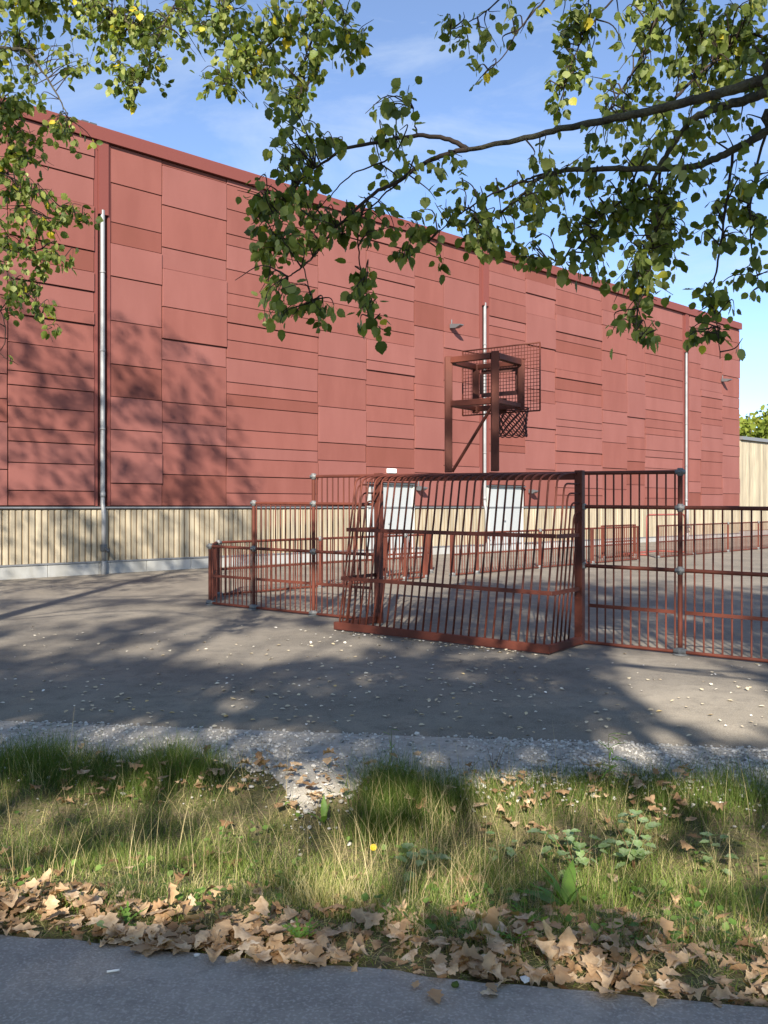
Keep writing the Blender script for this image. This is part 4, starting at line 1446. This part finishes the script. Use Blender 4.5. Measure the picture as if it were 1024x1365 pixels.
def litter_spots(n):
    """where oak leaves gather: a drift along the path edge, thinning into the grass, some on the bank"""
    x = NR.uniform(-2.2, 2.0, n)
    m = NR.uniform(0, 1, n)
    patch = nois(x, x * .5, 2.2, 3)
    wid = .040 + .038 * np.clip((x + 1.2) / 2.2, 0, 1) + .014 * patch
    w = np.where(m < .72, -.008 + np.abs(NR.normal(0, 1, n)) * wid * 1.5, np.where(m < .80, NR.uniform(.05, .45, n), np.where(m < .93, NR.normal(.69, .055, n), -.004 + np.abs(NR.normal(0, .022, n)))))
    w = np.where((x < -1.0) & (m < .25), w + .05, w)
    return x, w


OAK = [oak_leaf(60 + k) for k in range(11)]
OM = [mesh('oak_leaf', v, f, M_oak, True) for v, f in OAK]
n = 2600
x, w = litter_spots(n)
k = (w > -.012) & (w < .8) & (NR.uniform(0, 1, len(x)) < np.clip(.75 + .55 * nois(x, w * 3, 3.3, 17), .15, 1))
x, w = x[k], w[k]
y = wy(x, w)
n = len(x)
S = NR.gamma(9, .0078, n).clip(.03, .11)
az, ti, ro = NR.uniform(0, 6.28, n), NR.normal(0, .30, n), NR.uniform(0, 6.28, n)
flip = NR.uniform(0, 1, n) < .4
RMx = rots(az, np.where(flip, np.pi + ti, ti), ro)
pile = np.clip(1 - np.abs(w - .06) / .10, 0, 1)
z = np.where(w < .01, np.maximum(ground_z(x, y), PATHZ - .01), ground_z(x, y)) + .012 + NR.uniform(0, .028, n) * pile + np.where(w > .45, NR.uniform(.03, .10, n), np.where(w > .14, .025, 0))
dist = np.hypot(x, y)
scr = (S / dist) * np.where(np.abs(x) < .42 * y, 1, 0) * (.6 + .4 * (z > np.quantile(z, .3)))
order = np.argsort(-(scr + (z - ground_z(x, y)) * .12))
for i in order[:290]:
    M = Matrix.Translation((x[i], y[i], z[i] + .008)) @ Matrix(RMx[i].tolist()).to_4x4() @ Matrix.Scale(float(S[i]), 4)
    o = obj('oak_leaf', OM[int(i) % 11], M)
    pxx = CX + F * x[i] / y[i]
    where = ('bank' if w[i] > .45 else 'grass' if w[i] > .16 else 'left' if pxx < 340 else 'middle' if pxx < 690 else 'right')
    tag(o, {'bank': 'curled brown oak leaf caught between the tufts on the far bank', 'grass': 'tan oak leaf lying loose in the grass above the leaf drift',
            'left': 'dry tan oak leaf in the thin left stretch of the leaf drift by the path', 'middle': 'dry tan oak leaf in the middle stretch of the leaf drift by the path',
            'right': 'dry tan oak leaf in the broad right stretch of the leaf drift by the path'}[where], 'leaf', 'fallen oak leaves, ' + where + ' of the verge')
rest = order[290:]
Vs, Fs, Rn, off = [], [], [], 0
for q in range(11):
    ii = rest[rest % 11 == q]
    V = np.einsum('nij,nkj->nki', RMx[ii], np.array(OAK[q][0])[None] * S[ii][:, None, None]) + np.stack([x[ii], y[ii], z[ii]], -1)[:, None, :]
    nv_ = len(OAK[q][0])
    Vs.append(V.reshape(-1, 3))
    Fs.append((np.array(OAK[q][1])[None] + (np.arange(len(ii)) * nv_)[:, None, None]).reshape(-1, 4) + off)
    Rn.append(np.repeat(NR.uniform(0, 1, len(ii)), nv_))
    off += len(ii) * nv_
tag(raw('leaf_litter', np.concatenate(Vs), np.concatenate(Fs), M_oakmass, None, np.concatenate(Rn), True), 'brown oak leaf litter packed under the drift along the path', 'leaves', kind='stuff')
# single leaves lying out on the footpath and standing proud of the drift: px, py, size, label
for k, (px, py, s, lb) in enumerate(((412, 1288, .085, 'tan oak leaf alone on the path below the drift, left of centre'), (585, 1341, .085, 'tan oak leaf lying alone on the asphalt near the bottom edge'), (348, 1279, .07, 'pale oak leaf on the path edge below the drift, left of centre'),
                                     (231, 1275, .05, 'small tan leaf alone on the path toward the left'), (8, 1249, .05, 'pale leaf on the path at the left frame edge'), (557, 1312, .045, 'small curled tan leaf on the path right of the centre'),
                                     (640, 1327, .06, 'tan oak leaf leading the stray row on the path, right of centre'), (990, 1330, .06, 'pale oak leaf on the path near the bottom right corner'), (662, 1326, .06, 'tan oak leaf second in the stray row on the path'))):
    D = F * (EYE - PATHZ) / (py - HY)
    p = P3(px, py, D)
    M = Matrix.Translation((p.x, D, PATHZ + .012)) @ Matrix.Rotation(R.uniform(0, 6.28), 4, 'Z') @ Matrix.Rotation(R.uniform(-.12, .12), 4, 'X') @ Matrix.Scale(s, 4)
    tag(obj('oak_leaf', OM[k % 7], M), lb, 'leaf')
for k, (px, py, s, az_, lb) in enumerate(((897, 1218, .10, .4, 'upright tan oak leaf standing above the right part of the drift'), (740, 1290, .12, 1.2, 'large pale lobed oak leaf draped on the drift right of centre'), (735, 1245, .11, 2.0, 'broad tan oak leaf propped up against the grass, right of centre'),
                                          (655, 1222, .10, -.6, 'broad brown oak leaf propped at the grass edge just right of centre'), (228, 1185, .09, .9, 'pale oak leaf propped in the grass on the left'), (255, 1195, .07, 2.6, 'brown oak leaf beside the pale propped leaf on the left'))):
    D = F * (EYE - .02) / (py + 22 - HY)
    p = P3(px, py, D)
    zz = float(ground_z(p.x, D)) + .03
    M = Matrix.Translation((p.x, D, zz)) @ Matrix.Rotation(az_, 4, 'Z') @ Matrix.Rotation(1.0 + .12 * k, 4, 'X') @ Matrix.Scale(s, 4)
    tag(obj('oak_leaf', OM[(k + 3) % 7], M), lb, 'leaf')

# small pale leaves on the yard asphalt
PV = [(0, 0, 0), (.30, .3, .10), (.32, .62, .13), (0, 1.0, .05), (-.32, .62, .14), (-.30, .3, .09), (0, .5, -.03)]
PF = [(0, 1, 6), (1, 2, 6), (2, 3, 6), (3, 4, 6), (4, 5, 6), (5, 0, 6)]
pm = mesh('fallen_leaf', PV, PF, M_pale, True)
n = 620
y = NR.uniform(6.6, 12.6, n)
y = np.where(NR.uniform(0, 1, n) < .35, NR.uniform(6.7, 9.0, n), y)
x = NR.uniform(-.46, .46, n) * y
x = np.where(NR.uniform(0, 1, n) < .22, NR.normal(-.8, 1.2, n), x)
kk = y > YAE(x) + .05
gl2 = np.array([fp(s, -.95 - .12 * abs(NR.normal())) for s in NR.uniform(1.2, 4.3, 110)])
x = np.concatenate([x[kk], gl2[:, 0]])
y = np.concatenate([y[kk], gl2[:, 1]])
n = len(x)
# none inside the cage line
sfn = (x - FA.x) * FN.x + (y - FA.y) * FN.y
kk = sfn < -.04
x, y = x[kk], y[kk]
n = len(x)
S = NR.uniform(.026, .060, n)
z = np.asarray(GZ(x, y)) + .008
RMx = rots(NR.uniform(0, 6.28, n), NR.normal(0, .22, n), NR.uniform(0, 6.28, n))
order = np.argsort(-(S / y) * (np.abs(x) < .42 * y))
for i in order[:290]:
    M = Matrix.Translation((x[i], y[i], z[i])) @ Matrix(RMx[i].tolist()).to_4x4() @ Matrix.Scale(float(S[i]), 4)
    dg = abs((x[i] - gp(0, DB, 0).x) * FO.x + (y[i] - gp(0, DB, 0).y) * FO.y)
    pxx = CX + F * x[i] / y[i]
    where = ('goal' if dg < .3 and -.1 < (x[i] - gl.x) * FT.x + (y[i] - gl.y) * FT.y < GW + .1 else 'kerb' if y[i] < YAE(x[i]) + .5 else 'left' if pxx < 400 else 'middle' if pxx < 760 else 'right')
    tag(obj('fallen_leaf', pm, M), {'goal': 'small pale leaf blown against the foot of the goal cage', 'kerb': 'small pale leaf on the yard asphalt close to the gravel edge',
        'left': 'small pale leaf on the open yard left of the goal cage', 'middle': 'small pale leaf on the yard in front of the goal cage', 'right': 'small pale leaf on the yard right of the goal cage'}[where],
        'leaf', 'small yard leaves, ' + where)
rest = order[290:]
tag(batch('yard_leaf_litter', PV, PF, RMx[rest], S[rest], np.stack([x[rest], y[rest], z[rest]], -1), M_palemass, None, NR.uniform(0, 1, len(rest)), True), 'scattered tiny pale leaves farther out on the yard', 'leaves', kind='stuff')

# ------------------------------------------------------------------ weeds and saplings
def leaf_mesh(kind, m):
    if kind == 'poplar':
        v, f = AV, AF
        v = [(a * 1.0, b, c * 1.6) for a, b, c in v]
        return mesh('leaf', v, f, m, True)
    if kind == 'dock':
        st = [(0, .01), (.12, .07), (.3, .125), (.5, .135), (.7, .11), (.88, .05), (1, .004)]
        k = .35
    elif kind == 'narrow':
        st = [(0, .006), (.3, .055), (.6, .05), (1, .003)]
        k = .4
    else:   # feather
        st = [(0, .008), (.12, .10), (.18, .02), (.30, .16), (.36, .02), (.48, .15), (.54, .02), (.66, .11), (.72, .02), (.85, .06), (1, .003)]
        k = .25
    v, f = [], []
    for i, (t, h) in enumerate(st):
        for s in (-1, 0, 1):
            v.append((s * h, t, -k * t * t * .9 + (.03 if s else 0) + .02 * math.sin(i * 2.1 + s)))
    for i in range(len(st) - 1):
        for q in (0, 1):
            a = i * 3 + q
            f.append((a, a + 1, a + 4, a + 3))
    return mesh('leaf', v, f, m, True)


LM = {'poplar': leaf_mesh('poplar', M_plantp), 'dock': leaf_mesh('dock', M_plant), 'narrow': leaf_mesh('narrow', M_plant), 'feather': leaf_mesh('feather', M_plant)}


def ground_at(px, py):
    D = 4.0
    for _ in range(30):
        zz = float(ground_z((px - CX) / F * D, D))
        D = .5 * D + .5 * F * (EYE - zz) / (py - HY)
    return Vector(((px - CX) / F * D, D, float(ground_z((px - CX) / F * D, D))))


def plant(name, label, px, py, stems, kind, ls, nl, cat='plant', stem_m=None, rise=.0, spread=.5, seed=0):
    r = random.Random(seed)
    b = ground_at(px, py)
    root = thing(name, b, label, cat)
    for (dx, dy, h) in stems:
        P = [b + Vector((dx * t * t, dy * t * t, h * t)) + Vector((r.uniform(-.004, .004), 0, 0)) for t in (0, .3, .6, .85, 1)]
        P[0].z -= .02
        j = Join(); j.add(tube_vf(P, [.0028, .0025, .0022, .0018, .0012], 5)); j.build('stem', stem_m or M_stem, root)
        for k in range(nl):
            t = r.uniform(.25, 1) if k else 1.0
            p = b + Vector((dx * t * t, dy * t * t, h * t))
            a = r.uniform(0, 6.28)
            til = r.uniform(-.5, .5) + rise
            s = ls * r.uniform(.65, 1.15)
            M = Matrix.Translation(p) @ Matrix.Rotation(a, 4, 'Z') @ Matrix.Rotation(til, 4, 'X') @ Matrix.Translation((0, (.75 * s if kind == 'poplar' else 0), 0)) @ Matrix.Scale(s, 4)
            obj('leaf', LM[kind], M, root)
    return root


plant('poplar_sapling', 'poplar sapling with round pale-backed leaves on red stems, right of centre', 845, 1165, [(.0, -.05, .36), (-.12, .02, .28), (.06, .04, .24)], 'poplar', 0.066, 9, stem_m=M_dstem, seed=1)
plant('poplar_sapling', 'bushy poplar sapling with silvery leaves, left of the taller sapling', 765, 1170, [(-.05, 0, .24), (.05, .04, .2), (-.12, .05, .22), (.1, -.02, .16)], 'poplar', 0.060, 8, stem_m=M_dstem, seed=2)
plant('poplar_sapling', 'small three-leaved poplar seedling in the middle of the grass', 555, 1178, [(-.02, 0, .19), (.05, .02, .12)], 'poplar', 0.072, 6, seed=3)
plant('poplar_sapling', 'poplar seedling low in the grass near the right edge', 955, 1165, [(.0, 0, .2), (-.07, .03, .15)], 'poplar', 0.060, 6, seed=4)
plant('poplar_sapling', 'thin poplar seedling at the left of the silvery sapling', 668, 1150, [(.0, 0, .15), (.05, .0, .1)], 'poplar', 0.048, 6, seed=14)
plant('dock_plant', 'dock with broad bright green upright leaves, right of centre', 755, 1218, [(0, 0, .03)], 'dock', .21, 9, rise=.85, seed=5)
plant('dock_plant', 'single narrow dock rosette beside the gravel tongue', 432, 1105, [(0, 0, .04)], 'dock', .15, 5, rise=1.15, seed=15)
plant('willowherb', 'slender willowherb shoot standing in front of the gravel at right', 812, 1052, [(0, 0, .34), (.03, .02, .22)], 'narrow', .10, 13, rise=.5, seed=6)
plant('willowherb', 'thin weed shoot beside the big dark tuft', 522, 1020, [(0, 0, .24)], 'narrow', .06, 8, rise=.6, seed=16)
for k, (px, py, lb) in enumerate(((688, 1262, 'feathery green weed at the leaf drift, right of centre'), (170, 1240, 'feathery green weed in the leaf drift on the left'), (400, 1262, 'feathery weed poking from the drift left of centre'), (985, 1270, 'feathery weed at the drift near the right edge'),
                                  (620, 1215, 'feathery weed at the grass edge near the middle'), (700, 1225, 'feathery weed below the dock plant'))):
    plant('yarrow', lb, px, py, [(0, 0, .03)], 'feather', .10, 9, rise=.45, seed=20 + k)
b = ground_at(141, 1252)
o = obj('green_leaf', LM['poplar'], Matrix.Translation((b.x, b.y, PATHZ + .02)) @ Matrix.Rotation(.6, 4, 'Z') @ Matrix.Rotation(.25, 4, 'X') @ Matrix.Scale(.055, 4))
tag(o, 'fresh green leaf lying at the path edge on the left', 'leaf')
# flower
b = ground_at(498, 1172)
fl = thing('hawkbit_flower', b, 'small yellow hawkbit flower in the grass near the middle', 'flower')
top = b + Vector((.0, -.02, .17))
j = Join(); j.add(tube_vf([b - Vector((0, 0, .01)), b + Vector((.01, -.01, .09)), top], [.0016, .0014, .0012], 5)); j.build('stem', M_stem, fl)
v, f = [(0, 0, 0)], []
for k in range(14):
    a = 2 * math.pi * k / 14
    for da, rr2 in ((-.13, .017), (.13, .017)):
        v.append((rr2 * math.cos(a + da), rr2 * math.sin(a + da), .005))
    f.append((0, len(v) - 2, len(v) - 1))
obj('petals', mesh('petals', v, f, M_yellow), Matrix.Translation(top) @ Matrix.Rotation(.9, 4, 'X'), fl)
# dead stems
for k, (px, py, lb) in enumerate(((770 - 15, 1205, 'dead brown forked stem in front of the dock plant'), (610, 1200, 'dead brown weed stems near the middle'), (660, 1030, 'dark seed head on a dry stem at the gravel edge'))):
    b = ground_at(px, py)
    root = thing('dead_stem', b, lb, 'plant')
    for q in range(4):
        d = Vector((R.uniform(-.08, .08), R.uniform(-.05, .05), R.uniform(.10, .2)))
        j = Join(); j.add(tube_vf([b - Vector((0, 0, .01)), b + d * .5 + Vector((R.uniform(-.01, .01), 0, 0)), b + d], [.002, .0017, .001], 5)); j.build('stem', M_dstem, root)

# ------------------------------------------------------------------ little things on the path and verge
def rock(name, label, px, py, s, m, z=None):
    b = ground_at(px, py)
    if z is not None: b.z = z
    iv, if_ = icosa()
    V = iv * np.array([s * 1.2, s, s * .6])
    o = obj(name, mesh(name, V, if_, m), Matrix.Translation((b.x, b.y, b.z + s * .4)) @ Matrix.Rotation(R.uniform(0, 6), 4, 'Z'))
    tag(o, label, 'stone' if m is M_pebble else 'moss')


rock('pebble', 'white pebble at the path edge among the leaves, right of centre', 700, 1316, .018, M_pebble, PATHZ)
rock('pebble', 'pale round pebble half hidden in the drift at right', 922, 1250, .022, M_pebble)
rock('pebble', 'pale pebble in the leaves just right of centre', 568, 1185, .014, M_pebble)
rock('pebble', 'flat pale pebble pressed on the path at left', 263, 1281, .012, M_pebble, PATHZ - .003)
rock('moss_tuft', 'small dark moss tuft on the path right of centre', 607, 1323, .016, M_moss, PATHZ)
D = F * (EYE - PATHZ) / (1296 - HY)
p = P3(151, 1296, D)
c = bar('cigarette_end', (p.x - .02, D - .006, PATHZ + .005), (p.x + .02, D + .006, PATHZ + .005), .004, M_cig, None)
tag(c, 'white cigarette end lying on the path at left', 'cigarette')
